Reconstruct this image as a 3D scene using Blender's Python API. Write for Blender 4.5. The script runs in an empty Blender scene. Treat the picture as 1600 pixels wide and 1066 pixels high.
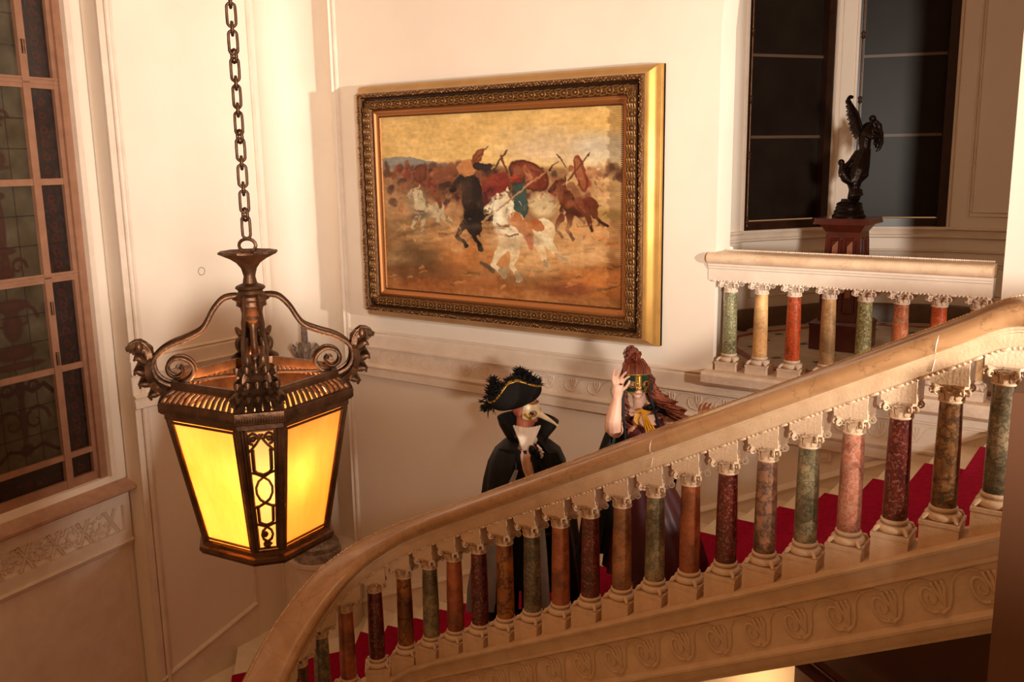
import bpy, math, random
import numpy as np
from mathutils import Vector, Matrix, noise

random.seed(7)
rng = np.random.default_rng(7)
U = 1.2                     # modelling unit -> metres
S = bpy.context.scene
COL = S.collection

# ------------------------------------------------------------------ camera
R = np.array([[0.81796628, 0.57504992, -0.01577184],
              [0.09737694, -0.16542838, -0.98140266],
              [-0.56696463, 0.80121847, -0.19131144]])
FPX = 1455.593
cam = bpy.data.objects.new('camera', bpy.data.cameras.new('camera'))
COL.objects.link(cam)
cam.matrix_world = Matrix(((R[0][0], -R[1][0], -R[2][0], 0), (R[0][1], -R[1][1], -R[2][1], 0),
                           (R[0][2], -R[1][2], -R[2][2], 0), (0, 0, 0, 1)))
cam.data.sensor_width = 36
cam.data.lens = FPX / 1600 * 36
cam.data.clip_start = .05
S.camera = cam

# ------------------------------------------------------------------ world, lights, exposure
w = bpy.data.worlds.new('world'); S.world = w; w.use_nodes = True
bg = w.node_tree.nodes['Background']
bg.inputs[0].default_value = (1.0, .50, .21, 1); bg.inputs[1].default_value = .37
S.view_settings.view_transform = 'Standard'; S.view_settings.look = 'None'
S.view_settings.exposure = -0.06; S.view_settings.gamma = 1
S.view_settings.use_curve_mapping = False

def area(name, loc, target, size, power, color, spread=None):
    l = bpy.data.lights.new(name, 'AREA'); l.energy = power; l.size = size * U; l.color = color; l.shape = 'DISK'
    o = bpy.data.objects.new(name, l); COL.objects.link(o)
    o.location = Vector(loc) * U
    if spread: l.spread = math.radians(spread)
    o.rotation_euler = (Vector(target) - Vector(loc)).to_track_quat('-Z', 'Y').to_euler()
    return o
area('flash_light', (2.5, -1.5, .08), (-3.0, 5.0, -.3), .52, 900, (1, .91, .80))
area('side_light', (3.3, 3.3, -.2), (-4.0, 5.3, .4), .20, 96, (1, .90, .78), 52)
area('ceiling_fill', (-3.0, 1.0, 6.0), (-3.5, 3.0, -3), 3.5, 110, (1, .62, .35))  # added soft fill from above, in place of light bounced off a ceiling

# ------------------------------------------------------------------ helpers
def s2l(c):
    c = c / 255.0
    return c / 12.92 if c <= .04045 else ((c + .055) / 1.055) ** 2.4
def rgb(r, g, b): return (s2l(r), s2l(g), s2l(b), 1)

def ray(px, py): return R.T @ np.array([(px - 800) / FPX, (py - 533) / FPX, 1.0])
def at_depth(px, py, d): return Vector(ray(px, py) * d)
def at_y(px, py, y): r = ray(px, py); return Vector(r * y / r[1])
def at_x(px, py, x): r = ray(px, py); return Vector(r * x / r[0])
def at_z(px, py, z): r = ray(px, py); return Vector(r * z / r[2])

class MB:
    """collects vertices and faces of one mesh, in modelling units"""
    def __init__(s): s.v = []; s.f = []; s.m = []
    def add(s, vs, fs, mi=0, M=None):
        n = len(s.v)
        if M is not None: vs = [M @ Vector(p) for p in vs]
        s.v += [tuple(p) for p in vs]
        s.f += [tuple(i + n for i in f) for f in fs]; s.m += [mi] * len(fs)
    def hexa(s, p, mi=0, M=None):
        s.add(p, [(0, 3, 2, 1), (4, 5, 6, 7), (0, 1, 5, 4), (1, 2, 6, 5), (2, 3, 7, 6), (3, 0, 4, 7)], mi, M)
    def box(s, x0, x1, y0, y1, z0, z1, mi=0, M=None):
        s.hexa([(x0, y0, z0), (x1, y0, z0), (x1, y1, z0), (x0, y1, z0), (x0, y0, z1), (x1, y0, z1), (x1, y1, z1), (x0, y1, z1)], mi, M)
    def lathe(s, prof, n=24, c=(0, 0, 0), mi=0, M=None, cap=True, wob=None):
        vs = []; fs = []
        for r, z in prof:
            for i in range(n):
                a = 2 * math.pi * i / n
                rr = r * (wob(a, r, z) if wob else 1)
                vs.append((c[0] + rr * math.cos(a), c[1] + rr * math.sin(a), c[2] + z))
        for j in range(len(prof) - 1):
            for i in range(n):
                k = (i + 1) % n
                fs.append((j * n + i, j * n + k, (j + 1) * n + k, (j + 1) * n + i))
        up = prof[-1][1] > prof[0][1]
        if cap:
            fs.append(tuple(reversed(range(n)))); fs.append(tuple((len(prof) - 1) * n + i for i in range(n)))
        if not up: fs = [tuple(reversed(f)) for f in fs]
        s.add(vs, fs, mi, M)
    def tube(s, pts, r, n=8, mi=0, M=None, closed=False, flat=None, ref=None):
        """round (or flattened) bar along pts; r number or list; flat=(a,b) multiplies the section axes"""
        pts = [Vector(p) for p in pts]; m = len(pts)
        if not hasattr(r, '__len__'): r = [r] * m
        T = []
        for i in range(m):
            a = pts[(i - 1) % m] if (closed or i > 0) else pts[i]
            b = pts[(i + 1) % m] if (closed or i < m - 1) else pts[i]
            t = (b - a)
            T.append(t.normalized() if t.length > 1e-9 else Vector((0, 0, 1)))
        N = Vector(ref) if ref is not None else (Vector((0, 0, 1)) if abs(T[0].z) < .9 else Vector((1, 0, 0)))
        vs = []; fs = []
        fx, fy = flat or (1, 1)
        for i in range(m):
            if ref is not None: N = Vector(ref)
            N = (N - T[i] * N.dot(T[i]))
            if N.length < 1e-6: N = T[i].orthogonal()
            N.normalize(); B = T[i].cross(N)
            for k in range(n):
                a = 2 * math.pi * k / n
                vs.append(pts[i] + N * (math.cos(a) * r[i] * fx) + B * (math.sin(a) * r[i] * fy))
        L = m if closed else m - 1
        for i in range(L):
            j = (i + 1) % m
            for k in range(n):
                q = (k + 1) % n
                fs.append((i * n + k, i * n + q, j * n + q, j * n + k))
        if not closed:
            fs.append(tuple(reversed(range(n)))); fs.append(tuple((m - 1) * n + k for k in range(n)))
        s.add(vs, fs, mi, M)
    def sweep(s, path, nrm, prof, mi=0, closed_path=False):
        """closed profile [(out, up)] carried along path; nrm = outward horizontal vector per point"""
        m = len(prof); vs = []; fs = []
        for p, nn in zip(path, nrm):
            p = Vector(p); nn = Vector(nn)
            for a, b in prof: vs.append(p + nn * a + Vector((0, 0, b)))
        K = len(path)
        for i in range(K if closed_path else K - 1):
            j = (i + 1) % K
            for k in range(m):
                q = (k + 1) % m
                fs.append((i * m + k, j * m + k, j * m + q, i * m + q))
        if not closed_path:
            fs.append(tuple(range(m))); fs.append(tuple((K - 1) * m + k for k in reversed(range(m))))
        s.add(vs, fs, mi)
    def ball(s, c, r, n=12, m=8, mi=0, M=None, jit=0):
        if not hasattr(r, '__len__'): r = (r, r, r)
        vs = [(c[0], c[1], c[2] - r[2])]
        for j in range(1, m):
            b = -math.pi / 2 + math.pi * j / m
            for i in range(n):
                a = 2 * math.pi * i / n
                q = 1 + (random.uniform(-jit, jit) if jit else 0)
                vs.append((c[0] + r[0] * q * math.cos(b) * math.cos(a), c[1] + r[1] * q * math.cos(b) * math.sin(a), c[2] + r[2] * q * math.sin(b)))
        vs.append((c[0], c[1], c[2] + r[2])); fs = []
        for i in range(n): fs.append((0, 1 + (i + 1) % n, 1 + i))
        for j in range(m - 2):
            for i in range(n):
                k = (i + 1) % n
                fs.append((1 + j * n + i, 1 + j * n + k, 1 + (j + 1) * n + k, 1 + (j + 1) * n + i))
        t = len(vs) - 1; o = 1 + (m - 2) * n
        for i in range(n): fs.append((o + i, o + (i + 1) % n, t))
        s.add(vs, fs, mi, M)
    def prism(s, poly, y0, y1, mi=0, M=None, axis='y'):
        """closed outline (a, b) extruded along an axis"""
        n = len(poly)
        if axis == 'y': vs = [(a, y0, b) for a, b in poly] + [(a, y1, b) for a, b in poly]
        elif axis == 'x': vs = [(y0, a, b) for a, b in poly] + [(y1, a, b) for a, b in poly]
        else: vs = [(a, b, y0) for a, b in poly] + [(a, b, y1) for a, b in poly]
        fs = [tuple(range(n)), tuple(n + i for i in reversed(range(n)))]
        for i in range(n):
            k = (i + 1) % n; fs.append((i, i + n, k + n, k))
        s.add(vs, fs, mi, M)
    def sheet(s, P, mi=0, close_u=False, th=0, M=None):
        """grid of points P[i][j]; th>0 gives it a back side"""
        a = len(P); b = len(P[0]); vs = [Vector(q) for row in P for q in row]; fs = []
        for i in range(a if close_u else a - 1):
            k = (i + 1) % a
            for j in range(b - 1): fs.append((i * b + j, k * b + j, k * b + j + 1, i * b + j + 1))
        if th:
            nr = [Vector((0, 0, 0)) for _ in vs]
            for f in fs:
                nn = (vs[f[1]] - vs[f[0]]).cross(vs[f[3]] - vs[f[0]])
                for q in f: nr[q] += nn
            n0 = len(vs)
            vs = vs + [v - (q.normalized() * th if q.length > 1e-12 else Vector((0, 0, th))) for v, q in zip(vs, nr)]
            back = [tuple(reversed([q + n0 for q in f])) for f in fs]; rim = []
            edges = {}
            for f in fs:
                for e in range(len(f)):
                    x, y = f[e], f[(e + 1) % len(f)]
                    if (y, x) in edges: del edges[(y, x)]
                    else: edges[(x, y)] = 1
            for x, y in edges: rim.append((y, x, x + n0, y + n0))
            fs = fs + back + rim
        s.add(vs, fs, mi, M)

def mesh_of(name, mb, mats, origin=(0, 0, 0), smooth=35, fix=True):
    me = bpy.data.meshes.new(name)
    V = (np.array(mb.v, dtype=np.float64).reshape(-1, 3) - np.array(tuple(origin))) * U
    me.from_pydata(V.tolist(), [], mb.f)
    if not isinstance(mats, (list, tuple)): mats = [mats]
    for m in mats: me.materials.append(m)
    if len(mats) > 1: me.polygons.foreach_set('material_index', mb.m)
    if fix and len(mb.f) < 60000:
        import bmesh
        bm = bmesh.new(); bm.from_mesh(me); bmesh.ops.recalc_face_normals(bm, faces=bm.faces); bm.to_mesh(me); bm.free()
    if smooth:
        me.polygons.foreach_set('use_smooth', [True] * len(me.polygons))
        if smooth < 180: me.set_sharp_from_angle(angle=math.radians(smooth))
    me.update()
    return me

ORG = {}
def thing(name, label, cat, loc, group=None, rotz=0):
    o = bpy.data.objects.new(name, None); COL.objects.link(o)
    o.empty_display_size = .05; o.location = Vector(loc) * U; o.rotation_euler = (0, 0, rotz)
    o['label'] = label; o['category'] = cat
    if group: o['group'] = group
    ORG[o.name] = Vector(loc)
    return o
def link(name, me, parent=None, loc=(0, 0, 0), rot=(0, 0, 0), label=None, kind=None):
    o = bpy.data.objects.new(name, me); COL.objects.link(o)
    if parent is not None: o.parent = parent
    o.location = Vector(loc) * U; o.rotation_euler = rot
    if label: o['label'] = label
    if kind: o['kind'] = kind
    return o
def part(name, mb, mats, parent, label=None, smooth=35, kind=None, fix=True):
    """child whose mesh was laid out in room coordinates; its origin goes to its parent's"""
    org = ORG.get(parent.name, Vector((0, 0, 0)))
    o = link(name, mesh_of(name, mb, mats, org, smooth, fix), parent, label=label, kind=kind)
    ORG[o.name] = org
    return o
def struct(name, mb, mats, smooth=35, fix=True, parent=None):
    o = link(name, mesh_of(name, mb, mats, (0, 0, 0), smooth, fix), parent)
    if parent is None: o['kind'] = 'structure'
    ORG[o.name] = Vector((0, 0, 0))
    return o
def solo(name, mb, mats, label, cat, group=None, origin=None, smooth=35):
    c = np.array(mb.v); org = Vector(origin) if origin is not None else Vector(((c[:, 0].min() + c[:, 0].max()) / 2, (c[:, 1].min() + c[:, 1].max()) / 2, c[:, 2].min()))
    o = link(name, mesh_of(name, mb, mats, org, smooth), None, org, label=label)
    o['category'] = cat
    if group: o['group'] = group
    ORG[o.name] = org
    return o

# ------------------------------------------------------------------ materials
def new_mat(name):
    m = bpy.data.materials.new(name); m.use_nodes = True
    nt = m.node_tree; b = nt.nodes['Principled BSDF']
    return m, nt, b
def ramp(nt, src, stops):
    r = nt.nodes.new('ShaderNodeValToRGB'); nt.links.new(src, r.inputs[0])
    e = r.color_ramp.elements
    while len(e) < len(stops): e.new(.5)
    for i, (p, c) in enumerate(stops): e[i].position = p; e[i].color = c
    return r.outputs[0]
def tex(nt, kind, scale, **kw):
    n = nt.nodes.new(kind)
    if 'Scale' in n.inputs: n.inputs['Scale'].default_value = scale
    for k, v in kw.items():
        if k in n.inputs: n.inputs[k].default_value = v
    return n
def coord(nt, which='Object', scale=None, loc=None):
    t = nt.nodes.new('ShaderNodeTexCoord'); out = t.outputs[which]
    if scale or loc:
        mp = nt.nodes.new('ShaderNodeMapping'); nt.links.new(out, mp.inputs[0])
        if scale: mp.inputs['Scale'].default_value = scale
        if loc: mp.inputs['Location'].default_value = loc
        out = mp.outputs[0]
    return out
def mixc(nt, fac, a, b, mode='MIX'):
    m = nt.nodes.new('ShaderNodeMix'); m.data_type = 'RGBA'; m.blend_type = mode
    for sock, val in ((m.inputs[0], fac), (m.inputs[6], a), (m.inputs[7], b)):
        if hasattr(val, 'is_output'): nt.links.new(val, sock)
        else: sock.default_value = val
    return m.outputs[2]
def bump(nt, b, h, strength=.2, dist=.01):
    n = nt.nodes.new('ShaderNodeBump'); n.inputs['Strength'].default_value = strength; n.inputs['Distance'].default_value = dist
    nt.links.new(h, n.inputs['Height']); nt.links.new(n.outputs[0], b.inputs['Normal'])

def plain(name, c, rough=.6, metal=0, c2=None, sc=8, bs=0, bsc=40, spec=None, coat=0, sheen=0, detail=4):
    m, nt, b = new_mat(name)
    b.inputs['Roughness'].default_value = rough; b.inputs['Metallic'].default_value = metal
    if spec is not None: b.inputs['Specular IOR Level'].default_value = spec
    if coat: b.inputs['Coat Weight'].default_value = coat; b.inputs['Coat Roughness'].default_value = .12
    if sheen: b.inputs['Sheen Weight'].default_value = sheen
    co = coord(nt)
    if c2:
        n = tex(nt, 'ShaderNodeTexNoise', sc, Detail=detail, Roughness=.6); nt.links.new(co, n.inputs['Vector'])
        nt.links.new(ramp(nt, n.outputs['Fac'], [(.3, c), (.72, c2)]), b.inputs['Base Color'])
    else: b.inputs['Base Color'].default_value = c
    if bs:
        n2 = tex(nt, 'ShaderNodeTexNoise', bsc, Detail=3); nt.links.new(co, n2.inputs['Vector']); bump(nt, b, n2.outputs['Fac'], bs)
    return m

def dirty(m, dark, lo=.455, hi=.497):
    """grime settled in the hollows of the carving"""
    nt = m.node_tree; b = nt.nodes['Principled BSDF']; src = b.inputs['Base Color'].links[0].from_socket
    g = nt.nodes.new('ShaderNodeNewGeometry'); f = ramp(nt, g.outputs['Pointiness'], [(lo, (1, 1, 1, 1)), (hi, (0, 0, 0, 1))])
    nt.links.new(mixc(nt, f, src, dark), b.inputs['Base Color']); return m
def marble(name, a, c, vein, sc=9, vsc=7, vw=.05, amt=.8, rough=.28, seed=0, speck=None):
    m, nt, b = new_mat(name); b.inputs['Roughness'].default_value = rough
    b.inputs['Coat Weight'].default_value = .25; b.inputs['Coat Roughness'].default_value = .2
    oi = nt.nodes.new('ShaderNodeObjectInfo')
    co = coord(nt); ad = nt.nodes.new('ShaderNodeVectorMath'); ad.operation = 'MULTIPLY_ADD'
    cx = nt.nodes.new('ShaderNodeCombineXYZ')
    for i in range(3): nt.links.new(oi.outputs['Random'], cx.inputs[i])
    nt.links.new(cx.outputs[0], ad.inputs[0]); ad.inputs[1].default_value = (31, 17, 23); nt.links.new(co, ad.inputs[2]); co = ad.outputs[0]
    n = tex(nt, 'ShaderNodeTexNoise', sc, Detail=6, Roughness=.65, Distortion=1.2); nt.links.new(co, n.inputs['Vector'])
    base = ramp(nt, n.outputs['Fac'], [(.34, a), (.66, c)])
    n2 = tex(nt, 'ShaderNodeTexNoise', vsc * .9, Detail=6, Roughness=.7); nt.links.new(co, n2.inputs['Vector'])
    warp = nt.nodes.new('ShaderNodeVectorMath'); warp.operation = 'MULTIPLY_ADD'
    nt.links.new(n2.outputs['Color'], warp.inputs[0]); warp.inputs[1].default_value = (.30, .30, .30); nt.links.new(co, warp.inputs[2])
    v = tex(nt, 'ShaderNodeTexVoronoi', vsc * 1.5); v.feature = 'DISTANCE_TO_EDGE'; nt.links.new(warp.outputs[0], v.inputs['Vector'])
    vf = ramp(nt, v.outputs['Distance'], [(0, (min(1, amt * 1.15),) * 3 + (1,)), (vw * (1.5 if sc > 4 else 1), (0, 0, 0, 1))])
    col = mixc(nt, vf, base, vein)
    nb2 = tex(nt, 'ShaderNodeTexNoise', sc * .55, Detail=3); nt.links.new(warp.outputs[0], nb2.inputs['Vector'])
    col = mixc(nt, 1.0, col, ramp(nt, nb2.outputs['Fac'], [(.36, (.42, .40, .38, 1)), (.58, (1, 1, 1, 1))]), 'MULTIPLY') if sc > 4 else col
    if speck:
        n3 = tex(nt, 'ShaderNodeTexNoise', 60, Detail=3, Roughness=.7); nt.links.new(co, n3.inputs['Vector'])
        sf = ramp(nt, n3.outputs['Fac'], [(.52, (0, 0, 0, 1)), (.64, (.75, .75, .75, 1))])
        col = mixc(nt, sf, col, speck)
    nt.links.new(col, b.inputs['Base Color'])
    return m

M = {}
M['plaster'] = plain('cream plaster', rgb(232, 216, 199), .55, c2=rgb(238, 224, 207), sc=1.2, bs=.06, bsc=9)
M['trim'] = plain('cream painted moulding', rgb(232, 215, 198), .5, c2=rgb(218, 198, 178), sc=5, bs=.12, bsc=60)
M['relief'] = plain('cast relief plaster', rgb(226, 205, 184), .55, c2=rgb(216, 192, 168), bs=.3, bsc=50)
M['stone'] = plain('pale carved stone', rgb(222, 192, 160), .45, c2=rgb(203, 168, 134), sc=10, bs=.25, bsc=70)
M['stone_pale'] = plain('pale carved stone of balcony', rgb(232, 212, 192), .5, c2=rgb(212, 186, 163), sc=14, bs=.25, bsc=70)
M['stone_plain'] = plain('pale carved stone of the string', rgb(218, 186, 150), .45, c2=rgb(198, 162, 126), sc=8, bs=.2, bsc=70)
dirty(M['stone'], rgb(104, 66, 38)); dirty(M['stone_pale'], rgb(150, 112, 84)); 
M['rail'] = marble('honed tan marble handrail', rgb(184, 140, 98), rgb(160, 116, 76), rgb(120, 80, 50), sc=3, vsc=2.5, vw=.015, amt=.5, rough=.3)
M['rail_pale'] = marble('cream marble handrail', rgb(228, 200, 170), rgb(208, 175, 142), rgb(170, 130, 95), sc=3, vsc=2.5, vw=.012, amt=.4, rough=.35)
M['tread'] = marble('white marble tread', rgb(236, 222, 198), rgb(226, 208, 180), rgb(190, 165, 135), sc=3, vsc=3, vw=.01, amt=.3, rough=.4)
M['carpet'] = plain('crimson stair carpet', rgb(162, 4, 50), .95, c2=rgb(130, 2, 40), sc=30, bs=.4, bsc=180, spec=.1)
M['gilt'] = plain('gilded gesso', rgb(158, 114, 62), .42, .6, c2=rgb(104, 68, 36), sc=22, bs=.5, bsc=60)
M['gilt_smooth'] = plain('smooth burnished gilding', rgb(188, 146, 78), .32, .75, c2=rgb(166, 122, 62), sc=4)
M['gilt_dark'] = plain('aged dark gilding', rgb(112, 76, 44), .45, .6, c2=rgb(78, 44, 20), sc=40, bs=.6, bsc=90)
M['brass'] = plain('aged brown brass', rgb(106, 72, 48), .45, .7, c2=rgb(66, 42, 26), sc=14, bs=.25, bsc=60)
M['bronze'] = plain('dark bronze', rgb(44, 30, 24), .32, .8, c2=rgb(26, 16, 12), sc=20, bs=.3, bsc=50)
M['wood'] = plain('polished mahogany', rgb(92, 26, 10), .3, c2=rgb(60, 12, 5), sc=6, coat=.5)
M['night'] = plain('night glass', rgb(30, 22, 17), .38, c2=rgb(40, 32, 26), sc=3, spec=.13)
M['dark_frame'] = plain('dark window frame', rgb(52, 24, 12), .35, c2=rgb(30, 12, 6), sc=10)
M['greymarble'] = marble('grey veined marble', rgb(196, 180, 168), rgb(150, 132, 122), rgb(96, 78, 72), sc=14, vsc=18, vw=.12, amt=.7)
M['dark_hall'] = plain('dark brown hall panelling', rgb(84, 44, 20), .6, c2=rgb(70, 34, 14), sc=3)
M['skirt'] = plain('brown marble skirting', rgb(110, 84, 62), .4, c2=rgb(84, 60, 42), sc=6)

PAL = {
 'green_brown': marble('green brown breccia', rgb(168, 146, 116), rgb(108, 98, 72), rgb(56, 52, 40), sc=7, vsc=11, vw=.10, amt=.75),
 'brown_gold': marble('gold brown breccia', rgb(170, 122, 72), rgb(112, 70, 38), rgb(58, 36, 26), sc=6, vsc=8, vw=.10, amt=.8),
 'dark_red': marble('dark red speckled marble', rgb(112, 34, 22), rgb(82, 20, 14), rgb(64, 14, 10), sc=16, vsc=22, vw=.10, amt=.5, speck=rgb(150, 96, 80)),
 'pink': marble('rose pink marble', rgb(188, 118, 92), rgb(160, 88, 66), rgb(212, 170, 146), sc=12, vsc=13, vw=.08, amt=.6),
 'green_grey': marble('grey green veined marble', rgb(176, 150, 112), rgb(124, 112, 82), rgb(62, 74, 62), sc=7, vsc=9, vw=.07, amt=.8),
 'brown_grey': marble('brown violet grey breccia', rgb(178, 126, 92), rgb(132, 96, 78), rgb(62, 52, 50), sc=6, vsc=8, vw=.09, amt=.75),
 'orange_pink': marble('orange pink marble', rgb(186, 108, 66), rgb(158, 80, 46), rgb(130, 58, 36), sc=9, vsc=10, vw=.04, amt=.6),
 'tan': marble('warm tan marble', rgb(196, 136, 90), rgb(164, 104, 64), rgb(92, 54, 34), sc=6, vsc=7, vw=.03, amt=.7),
 'amber': marble('amber brown marble', rgb(182, 112, 48), rgb(140, 78, 30), rgb(48, 28, 18), sc=5, vsc=5, vw=.05, amt=.8),
 'olive': marble('olive green flecked marble', rgb(168, 158, 104), rgb(132, 124, 82), rgb(96, 92, 60), sc=26, vsc=30, vw=.10, amt=.6, speck=rgb(206, 196, 150)),
 'sage': marble('sage green flecked marble', rgb(160, 152, 108), rgb(126, 122, 84), rgb(96, 94, 62), sc=26, vsc=30, vw=.10, amt=.6, speck=rgb(196, 190, 158)),
 'honey': marble('honey yellow marble', rgb(240, 196, 136), rgb(226, 172, 110), rgb(176, 84, 44), sc=6, vsc=6, vw=.02, amt=.7),
 'coral': marble('coral red marble', rgb(204, 88, 44), rgb(180, 64, 30), rgb(140, 44, 24), sc=20, vsc=9, vw=.03, amt=.5, speck=rgb(214, 120, 72)),
 'sand': marble('sand coloured marble', rgb(224, 184, 134), rgb(200, 156, 106), rgb(140, 100, 66), sc=8, vsc=12, vw=.06, amt=.5),
 'salmon': marble('salmon marble', rgb(222, 136, 92), rgb(204, 100, 58), rgb(236, 196, 160), sc=8, vsc=7, vw=.05, amt=.7),
}
# ================================================================== SETTING
ZF = -1.49                  # level of the upper landing and bay floor (camera is at 0)
XC, XA, YB = -6.17, -6.72, 6.10

# ---- back wall with the arched opening to the bay
b = MB()
b.box(XC, -2.57, YB, 6.35, -5.6, 4)
b.box(-2.57, 1.6, YB, 6.35, -5.6, ZF - .07)
b.box(-.78, 1.6, YB, 6.35, ZF - .07, 4)
arch = [(-2.57, 4.0), (-2.57, .86)]
for i in range(13):
    a = math.pi - math.pi * i / 12
    arch.append((-1.675 + .895 * math.cos(a), .86 + 1.3 * math.sin(a)))
arch += [(-.78, .86), (-.78, 4.0)]
L = arch[2:-2]
for i in range(len(L) - 1):
    (x0, z0), (x1, z1) = L[i], L[i + 1]
    b.hexa([(x0, YB, z0), (x1, YB, z1), (x1, 6.35, z1), (x0, 6.35, z0), (x0, YB, 4), (x1, YB, 4), (x1, 6.35, 4), (x0, 6.35, 4)])
struct('wall_back', b, M['plaster'])

# ---- left wall (panel wall), its beads and panel mouldings
b = MB(); b.box(-6.93, XA, 4.2, 5.61, -5.6, 4); struct('wall_left', b, M['plaster'])
b = MB()
b.box(XA - .01, XA + .022, 4.185, 4.235, -5.6, 4)
b.tube([(XA + .012, 4.27, -5.6), (XA + .012, 4.27, 4)], .022, 10)
b.box(XA - .01, XA + .008, 4.29, 4.32, -5.6, 4)
struct('trim_1', b, M['trim'])
b = MB()
b.box(XA - .01, XA + .014, 5.585, 5.62, -5.6, 4)
b.tube([(XC, YB - .004, -3.66), (XC, YB - .004, 4)], .022, 10)
struct('trim_2', b, M['trim'])
# sloping skirting on the left wall and its panel upright
b = MB()
sk = [(4.2, -4.345), (5.25, -4.07)]
pth = [(XA, sk[0][0], sk[0][1]), (XA, sk[1][0], sk[1][1])]
b.sweep(pth, [(1, 0, 0)] * 2, [(-.01, -.03), (.018, -.03), (.022, -.012), (.030, 0), (.022, .014), (.01, .022), (-.01, .022)])
b.prism([(4.2, -5.6), (5.25, -5.6), (5.25, -4.09), (4.2, -4.36)], XA - .01, XA + .012, axis='x')
b.box(XA - .01, XA + .02, 5.235, 5.265, -4.08, -1.96)
struct('baseboard_left', b, M['trim'])

# ---- niche in the corner
P1, P2 = Vector((XC, YB, 0)), Vector((XA, 5.61, 0))
mid = (P1 + P2) / 2; chd = (P2 - P1); hl = chd.length / 2; chd.normalize(); inn = Vector((-.665, .747, 0)).normalized()
def niche(t, depth=.34): return mid + chd * (-hl * math.cos(t)) + inn * (depth * math.sin(t))
P = []
for i in range(21):
    q = niche(math.pi * i / 20); P.append([(q.x, q.y, -5.6), (q.x, q.y, 4)])
b = MB(); b.sheet(P, th=.05); b.v[:]
struct('wall_niche', b, M['plaster'], smooth=60)
# plinth bulging out of the niche, holding the marble standard
def ring(out, n=20):
    pts = []
    for i in range(n + 1):
        t = math.pi * i / n; pts.append(mid + chd * (-hl * math.cos(t)) - inn * (out * math.sin(t)))
    for i in range(n + 1):
        t = math.pi * (1 - i / n); pts.append(mid + chd * (-(hl) * math.cos(t)) + inn * (.33 * math.sin(t)))
    return [(q.x, q.y) for q in pts]
b = MB()
b.prism(ring(.44), -5.6, -3.70, axis='z'); b.prism(ring(.455), -3.70, -3.66, axis='z'); b.prism(ring(.447), -3.735, -3.72, axis='z')
struct('trim_3', b, M['trim'], smooth=30)

# ---- dado band: fascia, recessed frieze and lower moulding, carried round all three walls
DADO = [(-.02, -1.505), (.012, -1.505), (.026, -1.515), (.026, -1.523), (.014, -1.528), (.022, -1.535), (.03, -1.546), (.03, -1.648), (.045, -1.652), (.045, -1.662),
        (.018, -1.672), (.018, -1.818), (.04, -1.826), (.055, -1.838), (.05, -1.852), (.036, -1.858), (.036, -1.868), (.045, -1.872), (.045, -1.93), (.03, -1.94), (-.02, -1.94)]
b = MB()
b.sweep([(1.0, YB, 0), (-2.6, YB, 0), (XC - .0, YB, 0)], [(0, -1, 0)] * 3, DADO)
dado_b = struct('trim_4', b, M['trim'])
b = MB()
pp = [niche(math.pi * (.04 + .92 * i / 20), .33) for i in range(21)]
b.sweep(pp, [-(q - (mid - inn * .2)).normalized() for q in pp], [(a * .5, c) for a, c in DADO])
struct('trim_5', b, M['trim'], smooth=50)
b = MB()
b.sweep([(XA, 5.585, 0), (XA, 4.18, 0)], [(1, 0, 0)] * 2, DADO)
dado_a = struct('trim_6', b, M['trim'])

# running scrolls of the friezes (a wave scroll with a three-lobed plume)
def scroll_mesh(name, w_, h_, mat, fat=1.0):
    """laid out in (x, z), rising to -y"""
    b = MB()
    def T(pts, r, n=6): b.tube([(x * w_, 0, z * h_) for x, z in pts], [q * h_ * fat for q in r] if hasattr(r, '__len__') else r * h_ * fat, n, flat=(1, .8))
    sp = []
    for i in range(26):
        t = i / 25; a = math.radians(110 + 540 * t); rr = .06 + .34 * t
        sp.append((-.12 + rr * .62 * math.cos(a) * .95, .0 + rr * math.sin(a)))
    # spiral ends at the bottom, runs right and up over the next unit
    T(sp, [.018 + .035 * i / 25 for i in range(26)])
    e = sp[-1]
    T([e, (.02, -.44), (.2, -.33), (.33, -.1), (.42, .15), (.50, .30), (.62, .43), (.78, .49), (.95, .49), (1.08, .42), (1.14, .34)], [.05, .055, .05, .04, .035, .03, .032, .036, .036, .03, .02])
    for dx, tw in ((-.02, -.10), (.10, 0.0), (.21, .10)):
        T([(.12, -.3), (.10 + dx * .4, -.05), (.06 + dx, .18), (.05 + dx, .30)], [.02, .05, .055, .07], 6)
        b.ball(((.05 + dx) * w_, 0, .33 * h_), (.055 * w_, .05 * h_, .07 * h_), 8, 5)
    return mesh_of(name, b, mat, smooth=60)
sm = scroll_mesh('scroll', .175, .125, M['relief'], 1.0)
for i in range(29):
    x = -6.06 + i * .2105
    if x < .2: link('scroll', sm, dado_b, (x, YB - .018, -1.745))
for i in range(6):
    link('scroll', sm, dado_a, (XA + .018, 4.38 + i * .2105, -1.745), (0, 0, math.pi / 2))

# ---- sloping skirting of the back wall above the stairs
b = MB()
zl = lambda x: -1.30 + .479 * x
b.sweep([(-.75, YB, zl(-.75)), (XC, YB, zl(XC))], [(0, -1, 0)] * 2, [(-.01, -.045), (.02, -.045), (.024, -.02), (.04, -.005), (.03, .015), (.015, .03), (-.01, .03)])
b.prism([(-.75, zl(-.75) - .03), (-.75, -2.1), (XC, -5.2), (XC, zl(XC) - .03)], YB - .02, YB + .01)
struct('baseboard_back', b, M['trim'])

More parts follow.
